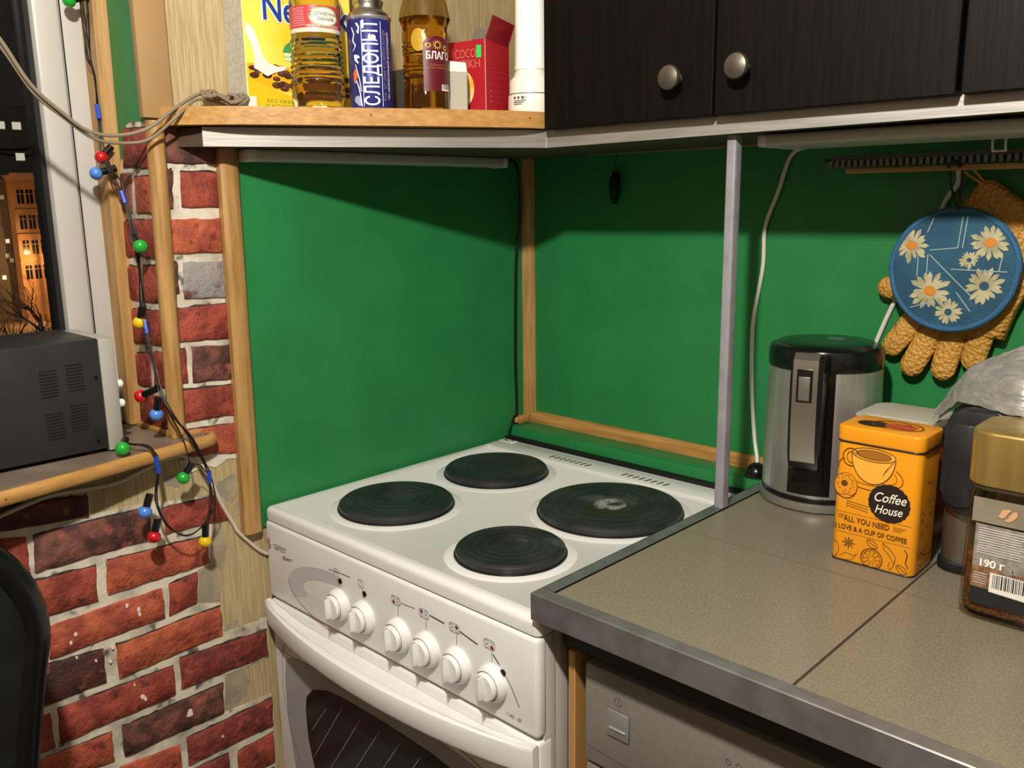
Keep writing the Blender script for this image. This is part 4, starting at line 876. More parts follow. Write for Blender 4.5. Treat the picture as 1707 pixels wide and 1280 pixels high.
bm = NB(); flat(bm, ell(.0150, .098, .0145, .0165, 28), F, .0007); O('donut_print', bm, pm('tin_donut', '#d88c1c', .35), TN, smooth=0)
bm = NB(); ring2(bm, ell(.0150, .098, .0145, .0165, 28), ell(.0150, .0982, .0137, .0157, 28), F, .0009); flat(bm, ell(.013, .1005, .0042, .0040, 16), F, .0009)
stroke(bm, [(.0008, .092), (.004, .087), (.010, .085), (.016, .088), (.022, .086), (.028, .091)], .0009, F, .0009)
random.seed(5)
for k in range(16):
    a = k*2*math.pi/16; r = .0082+.0022*(k % 2); x, z = .0148+r*math.cos(a), .100+r*1.1*math.sin(a); b_ = random.uniform(0, 3.14); stroke(bm, [(x, z), (x+.0028*math.cos(b_), z+.0028*math.sin(b_))], .0009, F, .0009)
for k in range(3):
    stroke(bm, [(.018, .079-k*.003), (.044, .0765-k*.0035)], .0007, F, .0005); stroke(bm, [(.018, .079-k*.003), (.0172, .077-k*.003)], .0007, F, .0005)
O('donut_outline', bm, BRN, TN, smooth=0)
bm = NB(); flat(bm, [(.068+.0245*(1+.02*math.cos(20*a))*math.cos(a), .0865+.0235*(1+.02*math.cos(20*a))*math.sin(a)) for a in [2*math.pi*k/80 for k in range(80)]], F, .0011); O('logo_disc', bm, pm('logo_dark', '#241a16', .45), TN, smooth=0)
LW = pm('logo_white', '#e6dccd', .45)
def ttext(s, size, x, z, mat, off=.0014, tilt=0, **k):
    me = text_mesh(s, size, **k); me.transform(F @ Matrix.Translation((x, z, off)) @ Matrix.Rotation(tilt, 4, 'Z')); return O('lettering', me, mat, TN, smooth=0)
ttext('Coffee', .0165, .0680, .0925, LW, shear=.35, bold=.006, xs=.86, tilt=.04); ttext('House', .0150, .0675, .0775, LW, shear=.35, bold=.006, xs=.82, tilt=.04)
ttext('ALL YOU NEED', .0098, .043, .0565, BRN, bold=.012, xs=.82); ttext('IS LOVE & A CUP OF COFFEE', .0088, .047, .0450, BRN, bold=.012, xs=.80)
bm = NB()
for z in (.0635, .0375):
    for k in range(32): flat(bm, [(.006+k*.0028, z), (.0078+k*.0028, z), (.0078+k*.0028, z+.0007), (.006+k*.0028, z+.0007)], F)
for k in range(4):
    stroke(bm, [(.008, .0605-k*.0016), (.019-k*.002, .0600-k*.0016)], .0004, F); stroke(bm, [(.075, .0590-k*.0016), (.090-k*.002, .0586-k*.0016)], .0004, F)
for k in range(8):    # star anise
    a = k*math.pi/4; flat(bm, [(.023, .0255), (.023+.0045*math.cos(a-.22), .0255+.0045*math.sin(a-.22)), (.023+.0088*math.cos(a), .0255+.0088*math.sin(a)), (.023+.0045*math.cos(a+.22), .0255+.0045*math.sin(a+.22))], F, .0006+k*.00002)
ring2(bm, ell(.052, .012, .0135, .0135, 26), ell(.052, .012, .0122, .0122, 26), F); ring2(bm, ell(.052, .012, .0108, .0108, 26), ell(.052, .012, .0102, .0102, 26), F, .0006)
for k in range(10): stroke(bm, [(.052+.003*math.cos(k*.628), .012+.003*math.sin(k*.628)), (.052+.0102*math.cos(k*.628), .012+.0102*math.sin(k*.628))], .0006, F, .0006)
for (x, z, t_) in ((.0515, .031, -.5), (.088, .008, -.6)):
    e_ = [(x+px*math.cos(t_)-pz*math.sin(t_), z+px*math.sin(t_)+pz*math.cos(t_)) for px, pz in ell(0, 0, .0072, .0042, 18)]; stroke(bm, e_+e_[:1], .0008, F); stroke(bm, [(x-.006*math.cos(t_), z-.006*math.sin(t_)), (x+.0012, z-.0006), (x+.006*math.cos(t_), z+.006*math.sin(t_))], .0008, F)
stroke(bm, [(.064, .036), (.066, .028), (.073, .022), (.079, .012), (.075, .004)], .0008, F); stroke(bm, [(.064, .036), (.073, .030), (.080, .022), (.079, .012)], .0008, F); stroke(bm, [(.075, .004), (.072, .009), (.074, .014)], .0007, F)
stroke(bm, ell(.002, .014, .009, .012, 14, -80, 80), .0008, F); stroke(bm, [(.012, .006), (.020, .012), (.030, .010), (.034, .014), (.028, .004), (.016, .002)], .0005, F); stroke(bm, [(.090, .034), (.0935, .028), (.092, .018), (.095, .012)], .0014, F)
O('spice_print', bm, BRN, TN, smooth=0)
F2 = frame((tx1, ty0, ZC), (0, 1, 0), (0, 0, 1)); bm = NB(); random.seed(9)
for k in range(14):
    x, z = random.uniform(.016, .056), random.uniform(.012, .14); stroke(bm, [(x-.006, z), (x, z+random.uniform(-.006, .006)), (x+.006, z+random.uniform(-.004, .004))], .0013, F2)
O('side_print', bm, BRN, TN, smooth=0)
F3 = frame((cxm, cym, ZC+.1725), (1, 0, 0), (0, 1, 0))
bm = NB(); flat(bm, ell(-.018, -.004, .020, .014, 24), F3); O('lid_print', bm, MATS['logo_dark'], TL, smooth=0)
bm = NB(); ring2(bm, ell(.008, .002, .030, .021, 28), ell(.008, .002, .028, .0195, 28), F3, .0007); stroke(bm, ell(.0, .008, .022, .013, 16, 20, 200), .0014, F3, .0007); O('lid_print', bm, BRN, TL, smooth=0)
me = text_mesh('Coffee\nHouse', .013, bold=.02, shear=.3); me.transform(F3 @ Matrix.Translation((.012, 0, .001))); O('lettering', me, pm('tin_red', '#a8302a', .4), TL, smooth=0)
bm = NB(); flat(bm, ell(.012, 0, .018, .013, 22), F3, .0006); O('lid_print', bm, pm('tin_rust', '#b4542c', .4), TL, smooth=0)
# ---- plastic container with grey lid
PC = thing('plastic_container', 'translucent food container with grey lid and red contents behind the tin', 'container', (.832, -.170, ZC))
O('tub', rprism(.098, .090, .018, ZC, ZC+.150, .832, -.170, .003), pm('tub_plastic', '#c04a46', .25, trans=.3, col2='#d8a8a0', nscale=14, lo=.45, hi=.6), PC)
O('lid', rprism(.112, .104, .022, ZC+.149, ZC+.1625, .832, -.170, .0035), pm('lid_grey', '#a3a294', .45), PC)
O('lid_panel', rprism(.092, .084, .016, ZC+.1620, ZC+.1640, .832, -.170, .001), MATS['lid_grey'], PC)
# ---- toaster
TS = thing('toaster', 'black and steel toaster at the right behind the coffee jar', 'toaster', (1.01, -.2, ZC))
O('feet_band', rprism(.205, .158, .022, ZC, ZC+.014, 1.012, -.1955, .003), BLACKR, TS)
O('shell', rprism(.203, .156, .028, ZC+.012, ZC+.150, 1.012, -.1955, .003), pm('toaster_steel', '#8f887c', .35, .85), TS)
O('top_cover', rprism(.205, .160, .030, ZC+.148, ZC+.205, 1.012, -.1955, .018), BLACK, TS)
LEA = pm('black_satin', '#1b1c1f', .36, col2='#232427', nscale=40, bump=.05, bscale=200)
def slab(cx, cz, w, h, r, y0, y1, bev): return prism(NB(), [(cx+x, y1, cz+z) for x, z in rrect(w, h, r, 6)], (0, y0-y1, 0), bev)
O('end_cover', slab(.9535, 1.0285, .078, .128, .026, -.2860, -.2730, .004), LEA, TS, smooth=45)
O('end_inset', slab(.936, 1.024, .034, .100, .014, -.2890, -.2850, .0012), LEA, TS, smooth=45)
O('slot', bxo((.94, -.215, ZC+.2045), (1.08, -.19, ZC+.2058)), BLACKR, TS, smooth=0)
O('lever', bxo((1.085, -.29, ZC+.12), (1.105, -.272, ZC+.135), .003), BLACK, TS)
# ---- crumpled clear bag on the toaster
random.seed(21)
bm = NB(); NX, NY = 40, 36; g = []
for i in range(NX+1):
    row = []
    for j in range(NY+1):
        s = i/NX; t = j/NY
        x = .880+.235*s; w_ = .018+.095*min(1, s*2.2)**.8
        y = -.212+(t-.5)*2*w_*.72-.005*s
        prof = math.sqrt(max(0, 1-(2*t-1)**2))
        h_ = (.010+.050*min(1, s*2.6)**.9)*prof
        zb = 1.0535+.040*min(1, s/.16) if s < .16 else 1.0935
        fold = .0075*abs(math.sin(t*11+s*3+.6*math.sin(s*7)))*prof*(.3+s)+.0035*math.sin(t*33-s*6)*prof
        row.append(bm.verts.new((x+random.uniform(-.001, .001), y, zb+h_+fold+random.uniform(-.0010, .0010))))
    g.append(row)
for i in range(NX):
    for j in range(NY): bm.faces.new((g[i][j], g[i+1][j], g[i+1][j+1], g[i][j+1]))
BAGM = pm('clear_film', '#b4b2ae', .22, metal=.55, spec=.9, alpha=.8, col2='#cfcdca', nscale=5, stretch=(3, 12, 12), bump=1, bscale=7)
O('plastic_bag', bm, BAGM, smooth=24, label='crumpled clear plastic bag lying on top of the toaster', cat='bag')
# ---- jar of instant coffee
jx, jy = 1.0130, -.3375
JR = thing('coffee_jar', 'square glass jar of instant coffee with gold lid', 'jar', (jx, jy, ZC))
JG = clear('jar_glass', '#eee9da', .03, 1.4)
bm = NB()
def ringz(w, r, z): return [bm.verts.new((jx+x, jy+y, ZC+z)) for x, y in rrect(w, w, r, 6)]
rs = [ringz(.082, .018, .0), ringz(.090, .021, .004), ringz(.091, .022, .012), ringz(.088, .022, .13), ringz(.086, .022, .138), ringz(.082, .026, .144), ringz(.082, .026, .150)]
ri = [ringz(.078, .024, .150), ringz(.078, .024, .143), ringz(.082, .020, .13), ringz(.085, .019, .012), ringz(.080, .017, .007)]
al = rs+ri
for a, b in zip(al, al[1:]):
    for k in range(len(a)): bm.faces.new((a[k], a[(k+1) % len(a)], b[(k+1) % len(a)], b[k]))
bm.faces.new(rs[0][::-1]); bm.faces.new(ri[-1])
O('glass_body', bm, JG, JR, smooth=45)
random.seed(2)
bm = NB(); o2 = rrect(.0835, .0835, .018, 6)
lay = [[bm.verts.new((jx+x*f, jy+y*f, ZC+z+random.uniform(-.002, .002)*(z > .02))) for x, y in o2] for f, z in ((.94, .0075), (.999, .0125), (.985, .066), (.7, .070), (.35, .067))]
for a, b in zip(lay, lay[1:]):
    for k in range(len(a)): bm.faces.new((a[k], a[(k+1) % len(a)], b[(k+1) % len(a)], b[k]))
bm.faces.new(lay[0][::-1]); bm.faces.new(lay[-1])
O('coffee_granules', bm, pm('granules', '#9a6232', .7, col2='#5c3418', nscale=330, bump=1, bscale=300, lo=.4, hi=.6, col3='#b58048', spots=.9, sscale=260), JR, kind='stuff')
O('jar_lid', rprism(.094, .094, .026, ZC+.1475, ZC+.2065, jx, jy, .004, 6), pm('gold_lid', '#ac9052', .3, .6, col2='#9c8248', nscale=60, stretch=(1, 1, .05)), JR)
O('lid_skirt', rprism(.0885, .0885, .024, ZC+.1435, ZC+.1480, jx, jy, .001, 6), pm('skirt_brown', '#3d3220', .4), JR)
FJ = frame((jx, jy-.0459, ZC), (1, 0, 0), (0, 0, 1))
def jl(lo_, hi_, col, off, nm='label', c2=None, ns=60):
    bm = NB(); flat(bm, [(lo_[0], lo_[1]), (hi_[0], lo_[1]), (hi_[0], hi_[1]), (lo_[0], hi_[1])], FJ, off); return O(nm, bm, pm('jl_'+col[1:], col, .4, col2=c2, nscale=ns), JR, smooth=0)
jl((-.030, .020), (.026, .108), '#8f8a80', .0004, 'label', '#77706a', 120)
jl((-.0345, .110), (.0345, .1365), '#7a7160', .0002, 'frosted_band', '#847a68', 30)
jl((-.030, .020), (.030, .038), '#1f2020', .0007, 'label_strip'); jl((-.030, .038), (.030, .062), '#6e4c34', .0006, 'label_picture', '#8a6a4c', 140)
bm = NB(); flat(bm, [(-.012, .036), (.026, .034), (.026, .0565), (-.012, .0575)], FJ, .0010); O('barcode', bm, pm('barcode_white', '#d8d4cc', .5), JR, smooth=0)
bm = NB(); random.seed(4); x = -.009
while x < .023:
    w__ = random.choice((.0006, .0009, .0014)); flat(bm, [(x, .041), (x+w__, .041), (x+w__, .056), (x, .056)], FJ, .0013); x += w__+random.choice((.0007, .0011))
O('barcode', bm, INK, JR, smooth=0)
bm = NB()
for k in range(11): stroke(bm, [(-.027, .104-k*.0027), (.025-random.uniform(0, .012), .104-k*.0027)], .0010, FJ, .0009)
for k in range(5): stroke(bm, [(-.028, .054-k*.0027), (-.015, .054-k*.0027)], .0007, FJ, .0009)
O('fine_print', bm, pm('fine_print_pale', '#c9c4ba', .5), JR, smooth=0)
me = text_mesh('190 г', .0115, bold=.03); me.transform(FJ @ Matrix.Translation((-.012, .066, .0011))); O('lettering', me, pm('label_white', '#e6e0d2', .4), JR, smooth=0)
bm = NB(); flat(bm, ell(.004, .0625, .0055, .005, 16), FJ, .0011); flat(bm, ell(.014, .064, .006, .0045, 16), FJ, .0011); O('cup_print', bm, MATS['jl_8f8a80'], JR, smooth=0)
bm = NB(); Fb = frame((jx, jy+.0440, ZC), (1, 0, 0), (0, 0, 1)); flat(bm, [(-.036, .02), (.036, .02), (.036, .122), (-.036, .122)], Fb, 0); O('back_label', bm, pm('label_back', '#a89c84', .6), JR, smooth=0)
bm = NB()   # coffee bean emblem
e1 = [(-.010, .1195), (-.0065, .1275), (.000, .1295), (.002, .1285), (-.001, .125), (-.003, .121), (-.006, .118)]
e2 = [(-.004, .1165), (-.001, .119), (.001, .1235), (.004, .1275), (.0075, .128), (.0075, .123), (.004, .118), (.0, .1155)]
flat(bm, e1, FJ, .0010); flat(bm, e2, FJ, .0010)
O('emblem', bm, pm('bean_pink', '#c79a72', .4), JR, smooth=0)
# ================================================================== oven glove and pot holder on the rail
GV = thing('oven_glove', 'yellow textured oven glove hanging fingers down behind the pot holder', 'glove', (.84, -.03, 1.36))
GLM = pm('glove_yellow', '#bf8e3e', .55, col2='#b08034', nscale=20, bump=.7, bscale=190, vor=True)
bm = NB()
def capsule(bm, a, b, ra, rb, fy=.42, n=14, m=12):
    a = Vector(a); b = Vector(b); d = (b-a); L = d.length; d.normalize(); s = d.cross(Vector((0, 1, 0))).normalized(); rings = []
    for i in range(m+1):
        t = i/m; p = -ra*math.cos(math.pi*min(1, t*3)/2) if t < 1/3 else (L*(t-1/3)*3 if t < 2/3 else L+rb*math.sin(math.pi*(t-2/3)*3/2))
        r = ra*math.sin(math.pi*min(1, t*3)/2) if t < 1/3 else (ra+(rb-ra)*(t-1/3)*3 if t < 2/3 else rb*math.cos(math.pi*(t-2/3)*3/2))
        r = max(r, .0004); c = a+d*p
        rings.append([bm.verts.new(c+s*r*math.cos(2*math.pi*k/n)+Vector((0, 1, 0))*r*fy*math.sin(2*math.pi*k/n)) for k in range(n)])
    for x_, y_ in zip(rings, rings[1:]):
        for k in range(n): bm.faces.new((x_[k], x_[(k+1) % n], y_[(k+1) % n], y_[k]))
    bm.faces.new(rings[0][::-1]); bm.faces.new(rings[-1])
YG = -.020
for a, b, ra, rb in (((.79, YG, 1.195), (.738, YG, 1.198), .018, .0160), ((.80, YG, 1.185), (.7515, YG-.002, 1.113), .018, .0165), ((.815, YG, 1.160), (.7815, YG-.003, 1.087), .0185, .0175), ((.838, YG, 1.158), (.8245, YG-.001, 1.086), .0185, .0175), ((.874, YG, 1.160), (.8625, YG, 1.104), .0185, .0165)):
    capsule(bm, a, b, ra, rb)
prism(bm, [(x, YG-.010, z) for x, z in ((.788, 1.165), (.80, 1.14), (.90, 1.135), (.912, 1.18), (.938, 1.245), (.948, 1.282), (.925, 1.308), (.868, 1.352), (.852, 1.350), (.80, 1.27), (.785, 1.21))], (0, .020, 0), .007)
O('glove_body', bm, GLM, GV, smooth=60)
O('seam_loop', tube(NB(), [(.856, -.026, 1.345), (.842, -.055, 1.360), (.838, -.076, 1.372), (.842, -.060, 1.374), (.858, -.026, 1.348)], .0018, n=6), GLM, GV)
PH = thing('pot_holder', 'round blue denim pot holder with daisies hanging on the rail', 'pot holder', (.834, -.05, 1.142))
pc = (.834, -.048, 1.230); T = axis_mat(pc, (0, -1, .06))
DEN = pm('denim', '#1f475f', .8, col2='#28566c', nscale=14, bump=.3, bscale=260, col3='#153a5c', spots=.8, sscale=18)
bm = NB(); lathe(bm, [(0, -.004), (.072, -.004), (.081, 0), (.080, .004), (.060, .0062), (.030, .0072), (0, .0075)], n=56, mat4=T); O('pad', bm, DEN, PH)
bm = NB(); ring = [T @ Vector((.0815*math.cos(2*math.pi*k/60)*(1+.012*math.sin(3*k*.1)), .0815*math.sin(2*math.pi*k/60), .001)) for k in range(61)]
tube(bm, ring, .0046, n=8, sub=1, cap=False); O('binding', bm, pm('binding_blue', '#2a5c80', .7, bump=.3, bscale=300), PH)
PET = pm('petal_cream', '#b3ac88', .7, col2='#968f6c', nscale=60); CEN = pm('daisy_centre', '#c77a26', .7)
FP = T @ Matrix.Identity(4)
ux = Vector((1, 0, 0)); Fp = frame(T @ Vector((0, 0, .0074)), (1, 0, 0), (0, .06, 1))
def hz(x, z):
    r = math.hypot(x, z); K_ = ((0, .0075), (.03, .0072), (.06, .0062), (.08, .004), (.09, .003))
    for (a, ha), (b, hb) in zip(K_, K_[1:]):
        if r <= b: return ha+(hb-ha)*(r-a)/(b-a)-.0074+.0026
    return -.002
random.seed(12)
for (dx, dz, r, cc) in ((-.056, .032, .025, 1), (.046, .038, .026, 1), (.022, .014, .013, 0), (-.025, -.030, .028, 1), (.044, -.020, .025, 0), (.002, -.058, .020, 0)):
    pb = NB(); cbm = NB()
    for k in range(16):
        a = k*2*math.pi/16+random.uniform(-.1, .1); rr = r*random.uniform(.78, 1.08)
        p = [(dx+.25*r*math.cos(a-.3), dz+.25*r*math.sin(a-.3)), (dx+rr*.8*math.cos(a-.16), dz+rr*.8*math.sin(a-.16)), (dx+rr*math.cos(a), dz+rr*math.sin(a)), (dx+rr*.8*math.cos(a+.16), dz+rr*.8*math.sin(a+.16)), (dx+.25*r*math.cos(a+.3), dz+.25*r*math.sin(a+.3))]
        p = [(q[0]*min(1, .0775/max(1e-6, math.hypot(*q))), q[1]*min(1, .0775/max(1e-6, math.hypot(*q)))) for q in p]
        vs_ = [pb.verts.new(Fp @ Vector((q[0], q[1], hz(*q)-.0018))) for q in p]; pb.faces.new(vs_)
    if cc: vs_ = [cbm.verts.new(Fp @ Vector((q[0], q[1], hz(*q)-.0010))) for q in ell(dx, dz, r*.30, r*.24, 14)]; cbm.faces.new(vs_)
    dp_ = O('daisy_print', pb, PET, PH, smooth=0, kind='stuff')
    if cc: O('daisy_centre', cbm, CEN, dp_, smooth=0)
    else: cbm.free()
bm = NB(); SEAMS = [[(-.03, .07), (-.036, .05)], [(.008, .072), (.006, .03), (-.03, .026)], [(.014, .072), (.012, .03)], [(-.045, .02), (-.044, -.01)], [(-.032, .02), (-.031, -.01)], [(.0, .001), (.07, .0)], [(-.03, .02), (.03, -.035)], [(.01, -.03), (.03, -.055)], [(-.05, -.055), (-.02, -.045)], [(.062, .02), (.06, .0)]]
for sg in SEAMS:
    pts = []
    for p, q in zip(sg, sg[1:]):
        for k in range(7): pts.append((p[0]+(q[0]-p[0])*k/6, p[1]+(q[1]-p[1])*k/6))
    P2 = [Vector(p) for p in pts]
    for i in range(len(P2)-1):
        d = (P2[i+1]-P2[i])
        if d.length < 1e-6: continue
        n = Vector((-d.y, d.x)).normalized()*.0007
        bm.faces.new([bm.verts.new(Fp @ Vector((v.x, v.y, hz(v.x, v.y)-.0013))) for v in (P2[i]+n, P2[i+1]+n, P2[i+1]-n, P2[i]-n)])
O('stitching', bm, pm('stitch_pale', '#8fa3a4', .8), PH, smooth=0)
bm = NB(); tube(bm, [(.833, -.050, 1.312), (.826, -.064, 1.350), (.830, -.078, 1.3735), (.838, -.070, 1.3745), (.840, -.062, 1.355), (.835, -.050, 1.312)], .0018, n=6)
tube(bm, [(.826, -.078, 1.368), (.834, -.081, 1.3745), (.842, -.078, 1.368)], .003, n=6)
O('loop', bm, pm('loop_dark', '#23282c', .8), PH)
# ================================================================== things at the window
MW = thing('microwave', 'dark grey vented metal appliance with off white front on the window sill', 'microwave', (-.072, -1.10, .9925))
MWD = pm('microwave_dark', '#272826', .5, col2='#242522', nscale=20)
CB_ = O('casing', bxo((-.142, -1.33, .9985), (.0, -.880, 1.154), .002), MWD, MW)
FR_ = O('front_bezel', prism(NB(), [(x, y, .9945) for x, y in ((-.142, -.8805), (.0015, -.8805), (.0015, -.868), (-.004, -.858), (-.03, -.856), (-.142, -.856))], (0, 0, .157), .002), pm('bezel_offwhite', '#a5a299', .45), MW)
for z in (1.085, 1.057): O('knob', lathe(NB(), [(.006, 0), (.006, .006), (.004, .008), (0, .008)], n=14, mat4=axis_mat((-.010, -.857, z), (0, 1, 0))), pm('button_white', '#dcdcd6', .4), FR_)
bm = NB()
for (y0, z0) in ((-.949, 1.118), (-.915, 1.122), (-.947, 1.060), (-.915, 1.066)):
    for i in range(9): box(bm, (-.0004, y0-.011, z0-i*.0043-.0007), (.0006, y0+.011, z0-i*.0043+.0009))
O('vent_slots', bm, pm('vent_black', '#030303', .9), CB_, smooth=0, kind='stuff')
bm = NB()
for (y, z) in ((-.888, 1.10), (-.894, 1.012)): lathe(bm, [(.0028, 0), (.0022, .0012), (0, .0014)], n=10, mat4=axis_mat((0, y, z), (1, 0, 0)))
O('screw', bm, BLACK, CB_)
for y in (-1.3, -.90): O('foot', bxo((-.13, y-.01, .9925), (-.01, y+.01, .999)), BLACKR, MW)
# ---- string of coloured bulbs
GA = thing('string_lights', 'string of small coloured bulbs on black wires hanging beside the window', 'string lights', (.0, -.80, .85))
WIRE = pm('black_wire', '#191410', .5); random.seed(31)
path = [(-.126, -.800, 1.70), (-.118, -.802, 1.62), (-.114, -.806, 1.545), (-.110, -.803, 1.515), (-.108, -.804, 1.455), (-.100, -.806, 1.412), (-.086, -.804, 1.385), (-.068, -.802, 1.366), (-.057, -.800, 1.342), (-.035, -.800, 1.283), (-.027, -.802, 1.189), (-.015, -.804, 1.146), (.002, -.806, 1.094), (.018, -.808, 1.068), (.032, -.800, 1.04), (.046, -.778, .998), (.047, -.760, .94), (.042, -.758, .89), (.040, -.768, .862)]
loop = [(.040, -.768, .862), (.041, -.800, .854), (.041, -.822, .872), (.040, -.838, .905), (.044, -.840, .93), (.051, -.836, .966), (.053, -.840, .988), (.044, -.848, 1.0005), (.020, -.862, 1.0015), (-.02, -.8505, .9965)]
bm = NB()
for k in range(4):
    j = [Vector(p)+Vector((random.uniform(-1, 1)*.0022, random.uniform(-1, 1)*.0052*(.3 if i in (3, 8, 11, 16) else 1), random.uniform(-1, 1)*.002)) for i, p in enumerate(path)]
    tube(bm, j, .0010, n=5, sub=5)
for k in range(3):
    j = [Vector(p)+Vector((random.uniform(-1, 1)*.0022, random.uniform(-1, 1)*.0042*(.3 if i in (5, 9) else 1), random.uniform(0, 1)*.003)) for i, p in enumerate(loop)]
    tube(bm, j, .0010, n=5, sub=5)
tube(bm, [(.026, -.806, 1.05), (.036, -.79, 1.0), (.044, -.786, .962)], .0009, n=5); tube(bm, [(.044, -.786, .962), (.044, -.772, .957), (.042, -.760, .94)], .0009, n=5)
O('wire', bm, WIRE, GA)
SLV = pm('blue_sleeve', '#2447b0', .4)
for a, b in (((-.108, -.804, 1.475), (-.106, -.804, 1.455)), ((-.062, -.801, 1.352), (-.055, -.800, 1.335)), ((-.022, -.803, 1.168), (-.016, -.804, 1.150)), ((.0535, -.8395, .986), (.0505, -.836, .962)), ((.047, -.760, .945), (.046, -.759, .928))):
    O('sleeve', tube(NB(), [a, b], .0034, n=8, sub=1), SLV, GA)
BC_ = {'r': '#b3121c', 'b': '#4a7fd0', 'g': '#1f9a32', 'y': '#d8b412'}
bulbs = [('g', (-.112, -.806, 1.620), (-.115, -.824, 1.614)), ('r', (-.101, -.797, 1.412), (-.101, -.808, 1.401)), ('b', (-.096, -.797, 1.384), (-.100, -.818, 1.378)),
         ('g', (-.030, -.803, 1.286), (-.006, -.806, 1.2755)), ('y', (-.026, -.805, 1.182), (-.030, -.807, 1.166)), ('r', (.004, -.810, 1.071), (-.020, -.820, 1.060)), ('b', (.020, -.814, 1.056), (.016, -.816, 1.038)),
         ('g', (.020, -.866, 1.0085), (.040, -.878, 1.0045)), ('g', (.044, -.7865, .958), (.043, -.797, .944)), ('b', (.042, -.850, .926), (.042, -.857, .908)), ('r', (.042, -.842, .887), (.042, -.848, .868)), ('y', (.041, -.770, .858), (.041, -.772, .838))]
for col, a, b in bulbs:
    a = Vector(a); b = Vector(b); d = (b-a).normalized()
    s_ = O('socket', tube(NB(), [a-d*.006, b-d*.004], .0052, n=12, sub=1), BLACK, GA)
    O('bulb', lathe(NB(), [(.0044, -.0072), (.0082, -.0045), (.0098, 0), (.0090, .0046), (.0055, .0084), (0, .0100)], n=20, mat4=axis_mat(b, d)), pm('bulb_'+col, BC_[col], .22, coat=.5), s_)
# ---- white cable under the sill
cable('power_cable', [(-.004, -1.09, .925), (-.003, -1.04, .934), (-.004, -.966, .948), (-.004, -.912, .945), (-.004, -.87, .945), (-.004, -.83, .956), (-.004, -.797, .963), (-.004, -.769, .960), (-.005, -.738, .926), (-.005, -.718, .872), (-.005, -.700, .832), (-.004, -.692, .815), (-.004, -.662, .779), (-.004, -.645, .765)], .0030, pm('old_white_cable', '#c3bba6', .5), 'old white cable running under the window sill down to the stove')
O('cable_plug', tube(NB(), [(.0, -1.075, .922), (-.001, -1.045, .932), (-.002, -1.03, .935)], lambda t: .012-.006*t, n=12, sub=4), WCAB, label='white plug on the cable under the sill at the left edge', cat='plug')
# ---- dark chair
CH = thing('chair', 'black padded chair back with curved metal frame at the lower left', 'chair', (.30, -1.30, 0))
LTH = pm('chair_leather', '#12140f', .35, col2='#1a1f16', nscale=10, bump=.05, bscale=120); CM = pm('chair_frame', '#0e0f10', .25)
# backrest: a rounded upright panel, its plane running along y
out = [(-1.12, .42), (-1.108, .60), (-1.094, .70), (-1.076, .80), (-1.0655, .85), (-1.067, .89), (-1.080, .928), (-1.10, .956), (-1.13, .973), (-1.18, .984), (-1.28, .988)]
o2 = out+[(-2.56-y, z) for y, z in out[::-1][1:]]
bm = NB(); pts = [(.35-.05*((z-.42)/.6)**2*0+.0, y, z) for y, z in o2]
tube(bm, [(.20, y, z) for y, z in o2], .020, n=12, sub=4); O('back_frame', bm, CM, CH)
inn = [(y-.004 if y > -1.28 else y+.004, z-.004) for y, z in o2]
bm = NB(); prism(bm, [(.330, y, max(z, .47)) for y, z in cr([(y, z, 0) for y, z in inn], 3) for y, z in ((y, z),)] if False else [(.180, p.x, max(.47, p.y)) for p in cr([(y, z, 0) for y, z in inn], 3)], (.036, 0, 0), .012)
O('back_pad', bm, LTH, CH)
bm = NB(); prism(bm, [(.41+x, -1.28+y, .43) for x, y in rrect(.42, .40, .05, 5)], (0, 0, .06), .015); O('seat', bm, LTH, CH)
for (x, y) in ((.22, -1.125), (.22, -1.435), (.59, -1.12), (.59, -1.44)):
    O('leg', tube(NB(), [(x, y, .44), (x+(.02 if x > .5 else -.02), y, .0)], .012, n=10, sub=1), CM, CH)

# ================================================================== outside, across the street
GZ = -13.0
O('snowy_ground', bxo((-320, -90, GZ-.5), (-6, 160, GZ)), pm('snow', '#9a8f84', .9, col2='#7a7068', nscale=.15), kind='structure', smooth=0)
NW = pm('night_window', '#0a0a0c', .2); DKB = pm('dark_facade', '#57504a', .9, col2='#4a443f', nscale=.2); BGE = pm('beige_facade', '#b08a66', .9, col2='#9c7856', nscale=.3)
WARM = pm('lit_window_warm', '#ffd9a0', .5, emis='#ffcf8c', estr=.55); COOL = pm('lit_window_white', '#fff2dc', .5, emis='#f6ead2', estr=.75); FRM = pm('far_window_frame', '#b9a48c', .8)
AB = thing('apartment_building', 'dark apartment block with a few lit windows beyond the street', 'building', (-156, 36, GZ))
O('wall', bxo((-168, 8, GZ), (-150, 52.5, 16.6)), DKB, AB, smooth=0)
for r in range(8):
    for c in range(8):
        y = 45.6+c*1.03-.18*(r % 1); z = 13.55-r*2.3; lit_ = {(0, 0): COOL, (2, 0): COOL, (4, 1): WARM, (2, 2): COOL, (4, 2): COOL}.get((c, r))
        if c % 2 and not lit_: continue
        w_ = .62 if c == 2 else .42
        O('window', bxo((-150.0, y-w_, z-.55), (-149.93, y+w_, z+.55)), lit_ or NW, AB, smooth=0)
OB_ = thing('school_building', 'orange lit beige building with rows of tall windows outside', 'building', (-126, 46, GZ))
O('wall', bxo((-134, 36.5, GZ), (-120, 60, 5.3)), BGE, OB_, smooth=0)
O('cornice', bxo((-120, 36.4, 5.1), (-119.6, 60, 5.5)), BGE, OB_, smooth=0)
for z in (1.0, -2.05, -5.1): O('ledge', bxo((-120, 36.5, z-.12), (-119.75, 60, z+.12)), BGE, OB_, smooth=0)
